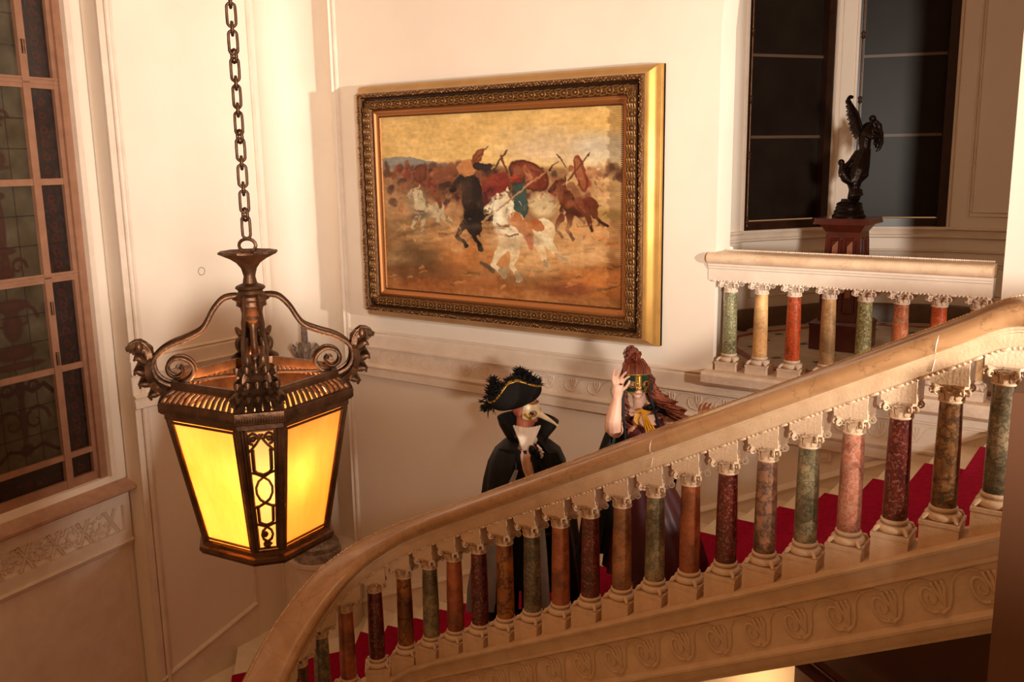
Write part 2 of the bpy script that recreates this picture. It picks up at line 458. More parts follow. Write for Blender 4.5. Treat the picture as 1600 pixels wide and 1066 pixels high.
# ---- window wall, turned a little towards the room
W0 = Vector((-6.95, 4.2, 0)); WD = Vector((-.151, .989, 0)).normalized(); WN = Vector((.989, .151, 0)).normalized()
MW = Matrix(((WD.x, WN.x, 0, W0.x), (WD.y, WN.y, 0, W0.y), (0, 0, 1, 0), (0, 0, 0, 1)))
b = MB()
b.box(-2.4, .5, -.2, 0, -5.6, -2.5, M=MW)
b.box(-.10, .5, -.2, 0, -2.5, 4, M=MW)
b.box(-2.4, -1.45, -.2, 0, -2.5, 4, M=MW)
b.box(-1.45, -.10, -.2, 0, 2.9, 4, M=MW)
struct('wall_window', b, M['plaster'])
b = MB()   # architrave
for x0, x1, o in ((-.16, -.125, .03), (-.125, -.10, .018)):
    b.box(x0, x1, -.12, o, -2.5, 2.9, M=MW)
b.box(-1.45, -1.40, -.12, .03, -2.5, 2.9, M=MW); b.box(-1.4, -.16, -.12, .03, 2.86, 2.9, M=MW)
struct('trim_7', b, M['trim'])
b = MB()   # sill
b.prism([(-.18, -2.50), (.10, -2.585), (.14, -2.60), (.14, -2.62), (.12, -2.635), (.09, -2.65), (.04, -2.67), (-.18, -2.67)], -2.4, .02, axis='x', M=MW)
struct('trim_8', b, plain('worn painted sill', rgb(186, 146, 120), .55, c2=rgb(160, 118, 94), sc=7))
b = MB()   # frame round the relief panel and moulding below
b.box(-2.4, -.02, 0, .035, -2.765, -2.66, M=MW); b.box(-2.4, -.02, 0, .035, -3.075, -2.985, M=MW); b.box(-.085, -.02, 0, .035, -2.985, -2.765, M=MW)
b.prism([(0, -3.07), (.05, -3.075), (.055, -3.09), (.035, -3.105), (.03, -3.125), (.015, -3.14), (0, -3.15)], -2.4, -.02, axis='x', M=MW)
b.box(-2.4, -.06, 0, .012, -5.6, -3.14, M=MW)
relf = struct('trim_9', b, M['trim'])
b = MB()
rr = random.Random(3)
for i in range(7):
    x0 = -.20 - i * .26
    for a, c in (((x0 - .05, -2.98), (x0 + .05, -2.77)), ((x0 + .06, -2.98), (x0 - .06, -2.78))):
        b.tube([(a[0], .006, a[1]), (c[0], .006, c[1])], .012, 6, M=MW)
        b.tube([(a[0] + .02, .006, a[1]), (c[0] + .02, .006, c[1])], .006, 6, M=MW)
    for j in range(30):
        cx_, cz_ = x0 - .13 + rr.uniform(-.10, .10), rr.uniform(-2.97, -2.785)
        b.ball((cx_, .004, cz_), (rr.uniform(.01, .028), .012, rr.uniform(.006, .015)), 7, 4, M=MW)
    for j in range(4):
        t0 = rr.uniform(0, 6)
        b.tube([(x0 - .13 + .05 * math.cos(t0 + k * .5) * (1 - k / 9), .006, -2.88 + .07 * math.sin(t0 + k * .5) * (1 - k / 9)) for k in range(7)], .006, 5, M=MW)
part('relief_panel', b, M['relief'], relf, kind='stuff', smooth=60)

# ---- painter: raster colours laid on fine grids of vertices
class Paint:
    def __init__(s, X, Y, c):
        s.X = X; s.Y = Y; s.C = np.zeros(X.shape + (3,)); s.C[:] = c
    def put(s, m, c, a=1.0):
        m = np.clip(m, 0, 1) * a; s.C = s.C * (1 - m[..., None]) + np.array(c, float) * m[..., None]
    def ell(s, cx, cy, rx, ry, c, rot=0, a=1, soft=.08):
        t = math.radians(rot); dx = s.X - cx; dy = s.Y - cy
        u = (dx * math.cos(t) + dy * math.sin(t)) / rx; v = (-dx * math.sin(t) + dy * math.cos(t)) / ry
        s.put((1 - np.sqrt(u * u + v * v)) / soft + .5, c, a)
    def poly(s, pts, c, a=1):
        ins = np.zeros(s.X.shape, bool); n = len(pts)
        for i in range(n):
            x0, y0 = pts[i]; x1, y1 = pts[(i + 1) % n]
            if y0 == y1: continue
            cr = ((y0 > s.Y) != (y1 > s.Y)) & (s.X < (x1 - x0) * (s.Y - y0) / (y1 - y0) + x0)
            ins ^= cr
        s.put(ins.astype(float), c, a)
    def line(s, pts, wd, c, a=1):
        if not hasattr(wd, '__len__'): wd = [wd] * len(pts)
        best = np.full(s.X.shape, -1e9)
        for i in range(len(pts) - 1):
            (x0, y0), (x1, y1) = pts[i], pts[i + 1]; dx, dy = x1 - x0, y1 - y0; L2 = dx * dx + dy * dy + 1e-9
            t = np.clip(((s.X - x0) * dx + (s.Y - y0) * dy) / L2, 0, 1)
            d = np.hypot(s.X - x0 - t * dx, s.Y - y0 - t * dy)
            best = np.maximum(best, (wd[i] * (1 - t) + wd[i + 1] * t) - d)
        s.put(best / 2 + .5, c, a)
def fnoise(shape, cells, seed):
    r = np.random.default_rng(seed); out = np.zeros(shape); amp = 1; tot = 0
    for k in range(4):
        n = (int(cells[0] * 2 ** k) + 2, int(cells[1] * 2 ** k) + 2); g = r.random(n)
        yy = np.linspace(0, n[0] - 1.001, shape[0]); xx = np.linspace(0, n[1] - 1.001, shape[1])
        y0 = yy.astype(int); x0 = xx.astype(int); fy = (yy - y0)[:, None]; fx = (xx - x0)[None]
        fy = fy * fy * (3 - 2 * fy); fx = fx * fx * (3 - 2 * fx)
        v = g[y0][:, x0] * (1 - fy) * (1 - fx) + g[y0 + 1][:, x0] * fy * (1 - fx) + g[y0][:, x0 + 1] * (1 - fy) * fx + g[y0 + 1][:, x0 + 1] * fy * fx
        out += amp * v; tot += amp; amp *= .55
    return out / tot
def col_mat(name, rough, spec=.5, coat=0, bs=0):
    m, nt, bb = new_mat(name); a = nt.nodes.new('ShaderNodeVertexColor'); a.layer_name = 'Col'
    nt.links.new(a.outputs[0], bb.inputs['Base Color']); bb.inputs['Roughness'].default_value = rough; bb.inputs['Specular IOR Level'].default_value = spec
    if bs:
        n2 = tex(nt, 'ShaderNodeTexNoise', bs, Detail=4); nt.links.new(coord(nt), n2.inputs['Vector']); bump(nt, bb, n2.outputs['Fac'], .3)
    return m
def colour_sheet(name, fn, C, mat, parent, back=None, label=None):
    """fn(u, v) -> point (u right, v down); C [rows, cols, 3] in sRGB 0..255"""
    h, wd = C.shape[:2]; org = ORG.get(parent.name, Vector((0, 0, 0)))
    a, bq, c, d = [np.array(fn(*q)) for q in ((0, 0), (1, 0), (0, 1), (1, 1))]
    uu, vv = np.meshgrid(np.linspace(0, 1, wd), np.linspace(0, 1, h))
    V = a + (bq - a) * uu[..., None] + (c - a) * vv[..., None]
    V = ((V.reshape(-1, 3) - np.array(tuple(org))) * U)
    idx = np.arange(h * wd).reshape(h, wd)
    F = np.stack([idx[:-1, :-1], idx[1:, :-1], idx[1:, 1:], idx[:-1, 1:]], -1).reshape(-1, 4)
    me = bpy.data.meshes.new(name)
    nb = 0; V = V.tolist(); F = F.tolist()
    if back is not None:   # closed slab behind the painted face
        off = np.array(back) * U; cs = [idx[0, 0], idx[0, -1], idx[-1, -1], idx[-1, 0]]; n0 = len(V)
        V += [list(np.array(V[i]) + off * .02) for i in cs] + [list(np.array(V[i]) + off) for i in cs]
        F += [[n0 + 4 + i for i in (0, 1, 2, 3)]] + [[n0 + i, n0 + (i + 1) % 4, n0 + 4 + (i + 1) % 4, n0 + 4 + i] for i in range(4)]; nb = 8
    me.from_pydata(V, [], F); me.materials.append(mat)
    L_ = np.where(C / 255 <= .04045, C / 255 / 12.92, ((np.clip(C, 0, 255) / 255 + .055) / 1.055) ** 2.4)
    L_ = np.concatenate([L_.reshape(-1, 3), np.ones((h * wd, 1))], 1)
    if nb: L_ = np.concatenate([L_, np.tile([[.02, .015, .01, 1]], (nb, 1))])
    at = me.color_attributes.new('Col', 'FLOAT_COLOR', 'POINT'); at.data.foreach_set('color', L_.astype(np.float32).ravel())
    me.update()
    o = link(name, me, parent, label=label); ORG[o.name] = org
    return o

# ---- stained-glass window: frame, transoms, mullions and leaded lights
win = struct('window_1', MB(), M['trim']) if False else bpy.data.objects.new('window_1', None)
COL.objects.link(win); win['kind'] = 'structure'; ORG['window_1'] = Vector((0, 0, 0))
m_wf = plain('pink brown painted window frame', rgb(156, 112, 86), .5, c2=rgb(138, 96, 72), sc=9)
b = MB()
def wb(x0, x1, y0, y1, z0, z1): b.box(x0, x1, y0, y1, z0, z1, M=MW)
wb(-1.40, -1.37, -.11, -.02, -2.5, 2.86); wb(-.225, -.16, -.11, -.02, -2.5, 2.86)
wb(-.26, -.225, -.11, -.045, -2.5, 2.86); wb(-.52, -.46, -.10, -.04, -2.5, 2.86); wb(-1.17, -1.11, -.10, -.04, -2.5, 2.86)
wb(-1.37, -.225, -.10, -.045, -2.5, -2.43); wb(-1.37, -.225, -.10, -.045, 2.78, 2.86)
part('window_frame', b, m_wf, win)
TR = [(-2.24, .022, 0), (-1.54, .024, 0), (-.83, .035, 1), (-.11, .024, 0), (.61, .04, 1), (1.32, .024, 0), (2.03, .035, 1)]
for z, hh, dbl in TR:
    b = MB(); wb(-1.37, -.225, -.10, -.048, z - hh, z + hh)
    if dbl: wb(-1.37, -.225, -.05, -.04, z - .005, z + .008); wb(-1.37, -.225, -.05, -.038, z + hh - .014, z + hh)
    part('transom', b, m_wf, win)
for z in (.86, 1.25, -1.06, -1.45):
    b = MB(); b.tube([tuple(MW @ Vector((-.49, -.03, z - .05))), tuple(MW @ Vector((-.49, -.03, z + .05)))], .012, 8)
    part('catch', b, M['brass'], win)
m_gl = col_mat('stained glass by night', .22, .5)
zs = [-2.43, -2.24, -1.54, -.83, -.11, .61, 1.32, 2.03, 2.78]
hhs = [0, .022, .024, .035, .024, .04, .024, .035, 0]
def candel(p, zt, zb):
    """dark red brown candelabrum ornament painted down the tall light; Y runs in metres of height"""
    c1, c2, c3 = (52, 26, 18), (44, 20, 16), (66, 32, 22); cx = -.80
    def E(x, z, rx, rz, c, a=.9): p.ell(cx + x, z, rx, rz, c, a=a, soft=.2)
    for z, rx, rz in ((1.2, .05, .1), (.98, .03, .18), (.5, .09, .05), (.42, .05, .09), (.30, .10, .03), (.2, .07, .12), (.06, .10, .07), (-.0, .13, .02),
                      (-.2, .06, .03), (-.42, .035, .24), (-.60, .10, .03), (-.70, .04, .10), (-.76, .07, .05), (-1.0, .16, .05), (-1.15, .08, .12), (-1.35, .17, .06), (-1.45, .24, .03)):
        E(0, z, rx, rz, c1)
        E(0, z, rx * .45, rz * .5, c3, .5)
    for sx in (-1, 1):
        for z0, r in ((-.72, .07), (-1.1, .11), (-1.88, .12), (-1.62, .05), (.36, .05), (.98, .05)):
            pts = [(cx + sx * (.10 + r * (1 - k / 13) * math.cos(k * .62)), z0 + r * (1 - k / 13) * math.sin(k * .62)) for k in range(13)]
            p.line(pts, [.016 - .0009 * k for k in range(13)], c1, .95)
        p.line([(cx, -1.60), (cx + sx * .10, -1.66), (cx + sx * .2, -1.62), (cx + sx * .27, -1.7)], .018, c2); p.line([(cx, -2.12), (cx + sx * .14, -2.08), (cx + sx * .26, -2.16)], .014, c2)
    E(0, -1.62, .04, .09, c2); E(0, -1.85, .03, .20, c1, .8); E(0, -2.1, .06, .05, c2, .8)
lights = [(-1.35, -1.17, 0), (-1.11, -.52, 1), (-.46, -.26, 0)]
for li, (x0, x1, kind) in enumerate(lights):
    for r_ in range(8):
        z0, z1 = zs[r_] + hhs[r_], zs[r_ + 1] - hhs[r_ + 1]
        if li == 0 and z0 > 1: continue
        ny = max(14, int((z1 - z0) * 130)); nx = int((x1 - x0) * 130)
        X, Y = np.meshgrid(np.linspace(x0, x1, nx), np.linspace(z1, z0, ny))
        nz = fnoise((ny, nx), (5, 4), li * 40 + r_); n2 = fnoise((ny, nx), (16, 10), li * 50 + r_ + 7)
        if kind and r_ > 0:
            p = Paint(X, Y, (66, 56, 39)); p.C += ((nz - .5) * 40)[..., None]
            # line() softness is in picture units: rescale to millimetres
            pm = Paint(X * 1000, Y * 1000, (0, 0, 0)); pm.C = p.C
            oe, ol = pm.ell, pm.line
            class Sc:
                ell = staticmethod(lambda cx, cy, rx, ry, c, rot=0, a=1, soft=.1: oe(cx * 1000, cy * 1000, rx * 1000, ry * 1000, c, rot, a, soft))
                line = staticmethod(lambda pts, wd, c, a=1: ol([(q[0] * 1000, q[1] * 1000) for q in pts], [q * 1000 for q in wd] if hasattr(wd, '__len__') else wd * 1000, c, a))
            for x_ in np.arange(x0 + .14, x1 - .05, .15): Sc.line([(x_, z0), (x_, z1)], .003, (30, 20, 16))
            candel(Sc, z1, z0)
            for z_ in np.arange(z0 + (z1 - z0) / 3, z1 - .05, (z1 - z0) / 3): Sc.line([(x0, z_), (x1, z_)], .003, (24, 14, 12))
            Cc = pm.C
        else:
            p = Paint(X * 1000, Y * 1000, (38, 24, 20)); p.C += ((n2 - .5) * np.array([64, 26, 30])[:, None, None]).transpose(1, 2, 0)
            for z_ in np.arange(z0 + (z1 - z0) / 3, z1 - .05, (z1 - z0) / 3): p.line([(x0 * 1000, z_ * 1000), (x1 * 1000, z_ * 1000)], 3, (18, 12, 12))
            xm = (x0 + x1) / 2 * 1000
            for k in range(int((z1 - z0) / .1)):
                zz = (z0 + .06 + k * .1) * 1000
                p.ell(xm, zz, 34, 30, (74, 24, 18), a=.6); p.ell(xm, zz, 15, 14, (26, 20, 34), a=.7)
                p.ell(xm - 55, zz + 30, 22, 16, (22, 22, 40), a=.5); p.ell(xm + 55, zz + 30, 22, 16, (22, 22, 40), a=.5)
            Cc = p.C
        f = lambda u, v, x0=x0, x1=x1, z0=z0, z1=z1: tuple(MW @ Vector((x0 + (x1 - x0) * u, -.075, z1 + (z0 - z1) * v)))
        colour_sheet('pane', f, np.clip(Cc, 0, 255), m_gl, win, back=tuple(WN * -.012))

# ---- bay behind the opening
BAY = [(-2.58, 6.35), (-2.95, 6.8), (-3.12, 7.3), (-3.02, 7.73), (-2.53, 8.475), (-2.36, 8.6), (-1.61, 8.85), (-1.0, 8.82), (-.4, 8.5), (-.02, 7.8), (.0, 7.1), (-.2, 6.35)]
BC = Vector((-1.5, 7.3, 0))
SILL = -.635
b = MB()
for i in range(len(BAY) - 1):
    p0, p1 = Vector((*BAY[i], 0)), Vector((*BAY[i + 1], 0)); d_ = (p1 - p0).normalized(); o_ = Vector((-d_.y, d_.x, 0)) * .14
    if (p0 - BC).dot(o_) < 0: o_ = -o_
    def seg(z0, z1, e=.0):
        q0 = p0 - d_ * e; q1 = p1 + d_ * e
        b.hexa([(q0.x, q0.y, z0), (q1.x, q1.y, z0), (q1.x + o_.x, q1.y + o_.y, z0), (q0.x + o_.x, q0.y + o_.y, z0),
                (q0.x, q0.y, z1), (q1.x, q1.y, z1), (q1.x + o_.x, q1.y + o_.y, z1), (q0.x + o_.x, q0.y + o_.y, z1)])
    if i in (3, 5): seg(ZF - .1, SILL, .0); seg(3.2, 4, .0)
    else: seg(ZF - .1, 4, .0)
struct('wall_bay', b, M['plaster'])
def bay_sweep(off, prof, i0=0, i1=None):
    pts = [Vector((*q, 0)) for q in BAY[i0:i1]]; N = []
    for i in range(len(pts)):
        a = pts[max(0, i - 1)]; c = pts[min(len(pts) - 1, i + 1)]; t = (c - a).normalized(); n_ = Vector((-t.y, t.x, 0))
        if (BC - pts[i]).dot(n_) < 0: n_ = -n_
        N.append(n_)
    b.sweep([(p + n_ * off) for p, n_ in zip(pts, N)], N, prof)
b = MB(); bay_sweep(0, [(-.01, -.635), (.03, -.64), (.035, -.655), (.015, -.67), (.01, -.70), (.03, -.71), (.03, -.725), (-.01, -.74)])
bay_sweep(0, [(-.01, -.83), (.02, -.835), (.02, -.85), (-.01, -.86)]); bay_sweep(0, [(-.01, -.93), (.012, -.935), (.012, -.95), (-.01, -.955)])
struct('trim_10', b, M['trim'])
b = MB(); bay_sweep(0, [(-.01, ZF - .02), (.03, ZF - .02), (.03, ZF + .15), (.02, ZF + .17), (-.01, ZF + .17)])
struct('baseboard_bay', b, M['skirt'])
# panel moulding right of the windows and on the strips between
b = MB()
def on_seg(i, t, z, off):
    p0, p1 = Vector((*BAY[i], 0)), Vector((*BAY[i + 1], 0)); d_ = (p1 - p0).normalized(); n_ = Vector((d_.y, -d_.x, 0))
    if (BC - p0).dot(n_) < 0: n_ = -n_
    q = p0 + (p1 - p0) * t + n_ * off; return (q.x, q.y, z)
for o_ in (0, .035):
    b.tube([on_seg(6, .28 + o_, 3, .0), on_seg(6, .28 + o_, -.54 + o_, .0), on_seg(6, .99, -.54 + o_, .0)], .011, 6)
    b.tube([on_seg(7, .0, -.54 + o_, .0), on_seg(7, .9 - o_, -.54 + o_, 0), on_seg(7, .9 - o_, 3, 0)], .011, 6)
b.tube([on_seg(4, .3, 3, 0), on_seg(4, .3, -.6, 0)], .006, 6)
for i, t0, t1 in ((6, .05, .5), (6, .6, .99), (5, .05, .5), (5, .6, .98), (3, .1, .9)):
    b.tube([on_seg(i, t0, -1.22, 0), on_seg(i, t0, -.98, 0), on_seg(i, t1, -.98, 0), on_seg(i, t1, -1.22, 0)], .008, 6, closed=True)
struct('trim_11', b, M['trim'])
# the two tall dark windows
for wi, i in enumerate((3, 5)):
    wn = bpy.data.objects.new('window_%d' % (wi + 2), None); COL.objects.link(wn); wn['kind'] = 'structure'; ORG[wn.name] = Vector((0, 0, 0))
    p0, p1 = Vector((*BAY[i], 0)), Vector((*BAY[i + 1], 0)); d_ = (p1 - p0); Lw = d_.length; d_.normalize(); n_ = Vector((d_.y, -d_.x, 0))
    if (BC - p0).dot(n_) < 0: n_ = -n_
    MM = Matrix(((d_.x, n_.x, 0, p0.x), (d_.y, n_.y, 0, p0.y), (0, 0, 1, 0), (0, 0, 0, 1)))
    b = MB()
    for x0, x1 in ((.0, .045), (Lw - .075, Lw)): b.box(x0, x1, -.10, .008, SILL, 3.2, M=MM)
    b.box(.045, Lw - .075, -.10, -.02, SILL, SILL + .07, M=MM); b.box(.045, Lw - .075, -.10, -.02, 3.12, 3.2, M=MM)
    part('window_frame', b, M['dark_frame'], wn)
    zz = [SILL + .07, .155, .83, 1.52, 2.2, 3.12]
    for z in zz[1:-1]:
        b = MB(); b.box(.045, Lw - .075, -.09, -.05, z - .012, z + .012, M=MM); part('glazing_bar', b, plain('worn pale glazing bar', rgb(96, 76, 60), .5) if 'gb' not in M else M['gb'], wn)
    for z0, z1 in zip(zz[:-1], zz[1:]):
        b = MB(); b.box(.045, Lw - .075, -.08, -.07, z0 + .01, z1 - .01, M=MM); part('pane', b, M['night'], wn)
    b = MB(); b.tube([tuple(MM @ Vector((.03, .02, -.60))), tuple(MM @ Vector((.03, .02, 3)))], .008, 8)
    for z in (-.55, .0, .46, 1.0):
        b.lathe([(.008, -.03), (.018, -.015), (.012, 0), (.018, .02), (.008, .035)], 10, tuple(MM @ Vector((.03, .022, z))))
    part('espagnolette', b, M['brass'], wn)
    b = MB(); b.box(-.02, .0, -.0, .022, SILL, 3.2, M=MM); b.box(Lw, Lw + .02, -.0, .022, SILL, 3.2, M=MM); b.box(-.02, Lw + .02, 0, .03, SILL - .03, SILL, M=MM)
    part('casing', b, M['trim'], wn)
# bay floor of pale slabs with small dark insets
b = MB(); b.box(-3.3, 1.6, 6.22, 9.2, ZF - .12, ZF - .008); fl = struct('floor', b, M['skirt'])
m_slab = plain('pale marble slab', rgb(206, 184, 160), .35, c2=rgb(186, 162, 138), sc=5)
m_inset = plain('dark slate inset', rgb(84, 78, 70), .4); m_band = plain('red marble band', rgb(172, 84, 56), .35, c2=rgb(140, 62, 42), sc=12)
TS = .31
bt = MB(); g = .0015; c_ = .045; h_ = TS / 2 - g
bt.prism([(-h_ + c_, -h_), (h_ - c_, -h_), (h_, -h_ + c_), (h_, h_ - c_), (h_ - c_, h_), (-h_ + c_, h_), (-h_, h_ - c_), (-h_, -h_ + c_)], -.01, 0, axis='z')
mt = mesh_of('floor_tile', bt, m_slab, smooth=0)
bi = MB(); bi.prism([(0, -.043), (.043, 0), (0, .043), (-.043, 0)], -.01, .0005, axis='z'); mi_ = mesh_of('inset_tile', bi, m_inset, smooth=0)
for i in range(-5, 7):
    for j in range(0, 9):
        x, y = -1.55 + i * TS, 6.56 + j * TS
        if math.hypot((x + 1.5) / 1.62, (y - 7.15) / 1.72) < 1.05: link('floor_tile', mt, fl, (x, y, ZF))
        if math.hypot((x + TS / 2 + 1.5) / 1.5, (y + TS / 2 - 7.2) / 1.55) < .97: link('inset_tile', mi_, fl, (x + TS / 2, y + TS / 2, ZF))
b = MB(); bay_sweep(.20, [(0, ZF - .005), (.06, ZF - .005), (.06, ZF + .003), (0, ZF + .003)]); part('border_band', b, m_band, fl)
b = MB(); b.box(-2.5, -.8, 6.30, 6.40, ZF - .01, ZF + .003); part('border_band', b, m_band, fl)

# ---- upper landing (only its edge is seen) and the unseen gallery in front
b = MB(); b.box(-.44, 2.6, 3.98, YB, -1.7, ZF); b.box(-.10, 2.6, 3.0, 3.98, -1.75, ZF - .02); struct('floor_landing', b, M['tread'])
b = MB(); b.box(-.345, -.08, 3.12, 3.36, -5.6, -.72); struct('wall_right', b, plain('shade brown pier', rgb(96, 56, 26), .6))  # pier coloured dark brown in place of the shade on it
b = MB(); b.box(-7.2, 4.0, .05, .25, -1.5, -.36); b.box(-7.2, 4.0, -4.0, .25, -1.62, ZF); struct('unseen_gallery', b, M['plaster'])  # unseen parapet, added to cut the flash off the lower stairs

# ---- lower hall seen under the stairs
b = MB(); b.box(-7.2, 2.6, .3, 9.3, -5.7, -5.6); struct('floor_lower', b, M['dark_hall'])
# ================================================================== STAIRS
PITCH = .185
def spline(pts, step=.02):
    out = []
    P_ = [Vector(p) for p in pts]
    for i in range(len(P_) - 1):
        a = P_[max(i - 1, 0)]; p = P_[i]; q = P_[i + 1]; d = P_[min(i + 2, len(P_) - 1)]
        n = max(2, int((q - p).length / step))
        for k in range(n):
            t = k / n
            out.append(.5 * ((2 * p) + (q - a) * t + (2 * a - 5 * p + 4 * q - d) * t * t + (3 * p - a - 3 * q + d) * t ** 3))
    out.append(P_[-1]); return out
ctrl = [(1.4, 3.95, 0), (0, 3.95, 0), (-.65, 3.95, 0), (-1.5, 3.95, 0), (-2.5, 3.95, 0), (-3.25, 3.955, 0), (-3.42, 3.95, 0), (-3.60, 3.92, 0), (-3.735, 3.845, 0), (-3.83, 3.74, 0),
        (-3.885, 3.60, 0), (-3.895, 3.43, 0), (-3.87, 3.24, 0), (-3.82, 3.06, 0), (-3.75, 2.88, 0), (-3.67, 2.71, 0), (-3.58, 2.54, 0), (-3.2, 1.9, 0), (-3.0, 1.5, 0)]
PATH = spline(ctrl)
ARC = [0.0]
for i in range(1, len(PATH)): ARC.append(ARC[-1] + (PATH[i] - PATH[i - 1]).length)
i0 = min(range(len(PATH)), key=lambda i: (PATH[i] - Vector((-.65, 3.95, 0))).length); A1 = ARC[i0]
def lev(a):
    """level of the shaft tops along the rail"""
    n = 1 + (a - A1) / PITCH
    zs_ = -.973 - .0938 * (n - 1)
    x = n
    if n < -.3: return -.868
    if n < .9:  # ease into the level landing rail
        t = (n + .3) / 1.2; z0, z1, m1 = -.868, -.973 + .0938 * .1, -.0938 * 1.2
        return z0 * (2 * t ** 3 - 3 * t * t + 1) + z1 * (3 * t * t - 2 * t ** 3) + m1 * (t ** 3 - t * t)
    return zs_
def at_arc(a):
    a = max(0, min(a, ARC[-1] - 1e-6))
    k = int(np.searchsorted(ARC, a)) ; k = max(1, min(k, len(PATH) - 1))
    t = (a - ARC[k - 1]) / (ARC[k] - ARC[k - 1] + 1e-12); p = PATH[k - 1].lerp(PATH[k], t); T = (PATH[min(k + 1, len(PATH) - 1)] - PATH[max(k - 2, 0)]).normalized()
    return p, T
def nrm_of(T): return Vector((-T.y, T.x, 0)) * 1.0   # outward: towards the viewer for the straight flight
# travelling to -x the outward side (-y) is T rotated by +90 degrees: (-T.y, T.x) = (0, -1)
arcs = list(np.arange(0, ARC[-1], .03)); samples = [at_arc(a) for a in arcs]
RAILP = [(.078, .150), (.082, .158), (.082, .205), (.090, .210), (.090, .218), (.097, .222), (.097, .232), (.112, .236), (.128, .25), (.136, .27), (.136, .288), (.126, .306), (.104, .318), (.08, .322), (.05, .326), (-.07, .326),
         (-.085, .32), (-.105, .30), (-.112, .27), (-.102, .24), (-.09, .225), (-.082, .205), (-.082, .158), (-.078, .150)]
def beads(b, off, up, lvl, smp, r, unit=PITCH / 2, n=7):
    """bead-and-reel: one long reel, then three beads"""
    pass
bal = thing('stair_balustrade', 'marble stair balustrade with coloured marble columns sloping across the picture', 'balustrade', (-1.9, 3.95, -2.3))
def sweep_line(prof, smp, lv, name, mat, parent, **k):
    b = MB(); b.sweep([p + Vector((0, 0, z)) for (p, T), z in zip(smp, lv)], [nrm_of(T) for p, T in smp], prof)
    return part(name, b, mat, parent, **k)
lv = [lev(a) for a in arcs]
fasc = [q for q in RAILP if q[1] <= .2325 and q[0] > 0] + [q for q in RAILP if q[1] <= .2325 and q[0] < 0]
roll = [q for q in RAILP if q[1] >= .2315]
sweep_line(roll, samples, lv, 'handrail', M['rail'], bal, smooth=50)
sweep_line(fasc, samples, lv, 'rail_fascia', M['stone_plain'], bal, smooth=40)
def bead_row(parent, name, mat, fpos, length, unit, long_, r, lab=None):
    b = MB(); s = 0
    while s < length:
        p, T, ups = fpos(s + long_ / 2); e = (fpos(s + long_ * .98)[0] - fpos(s + .02 * long_)[0]); c = (fpos(s + .5 * long_)[0])
        b.tube([c - e * .5, c - e * .38, c + e * .38, c + e * .5], [r * .5, r, r, r * .5], 6)
        rest = unit - long_; nb = 3
        for j in range(nb):
            c = fpos(s + long_ + rest * (j + .5) / nb)[0]
            b.ball(tuple(c), (r * 1.15, r * .9, r * 1.1), 6, 4)
        s += unit
    return part(name, b, mat, parent, kind='stuff', smooth=60, fix=False)
def fp(off, up):
    def f(s):
        p, T = at_arc(A1 - 2.6 * PITCH + s)
        a = A1 - 2.6 * PITCH + s
        return p + nrm_of(T) * off + Vector((0, 0, lev(a) + up)), T, None
    return f
TOTAL = PITCH * 29
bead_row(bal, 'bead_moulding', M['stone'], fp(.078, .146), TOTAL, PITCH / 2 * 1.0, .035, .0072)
bead_row(bal, 'bead_moulding', M['stone'], fp(-.075, .326), TOTAL, .05, .016, .0062)

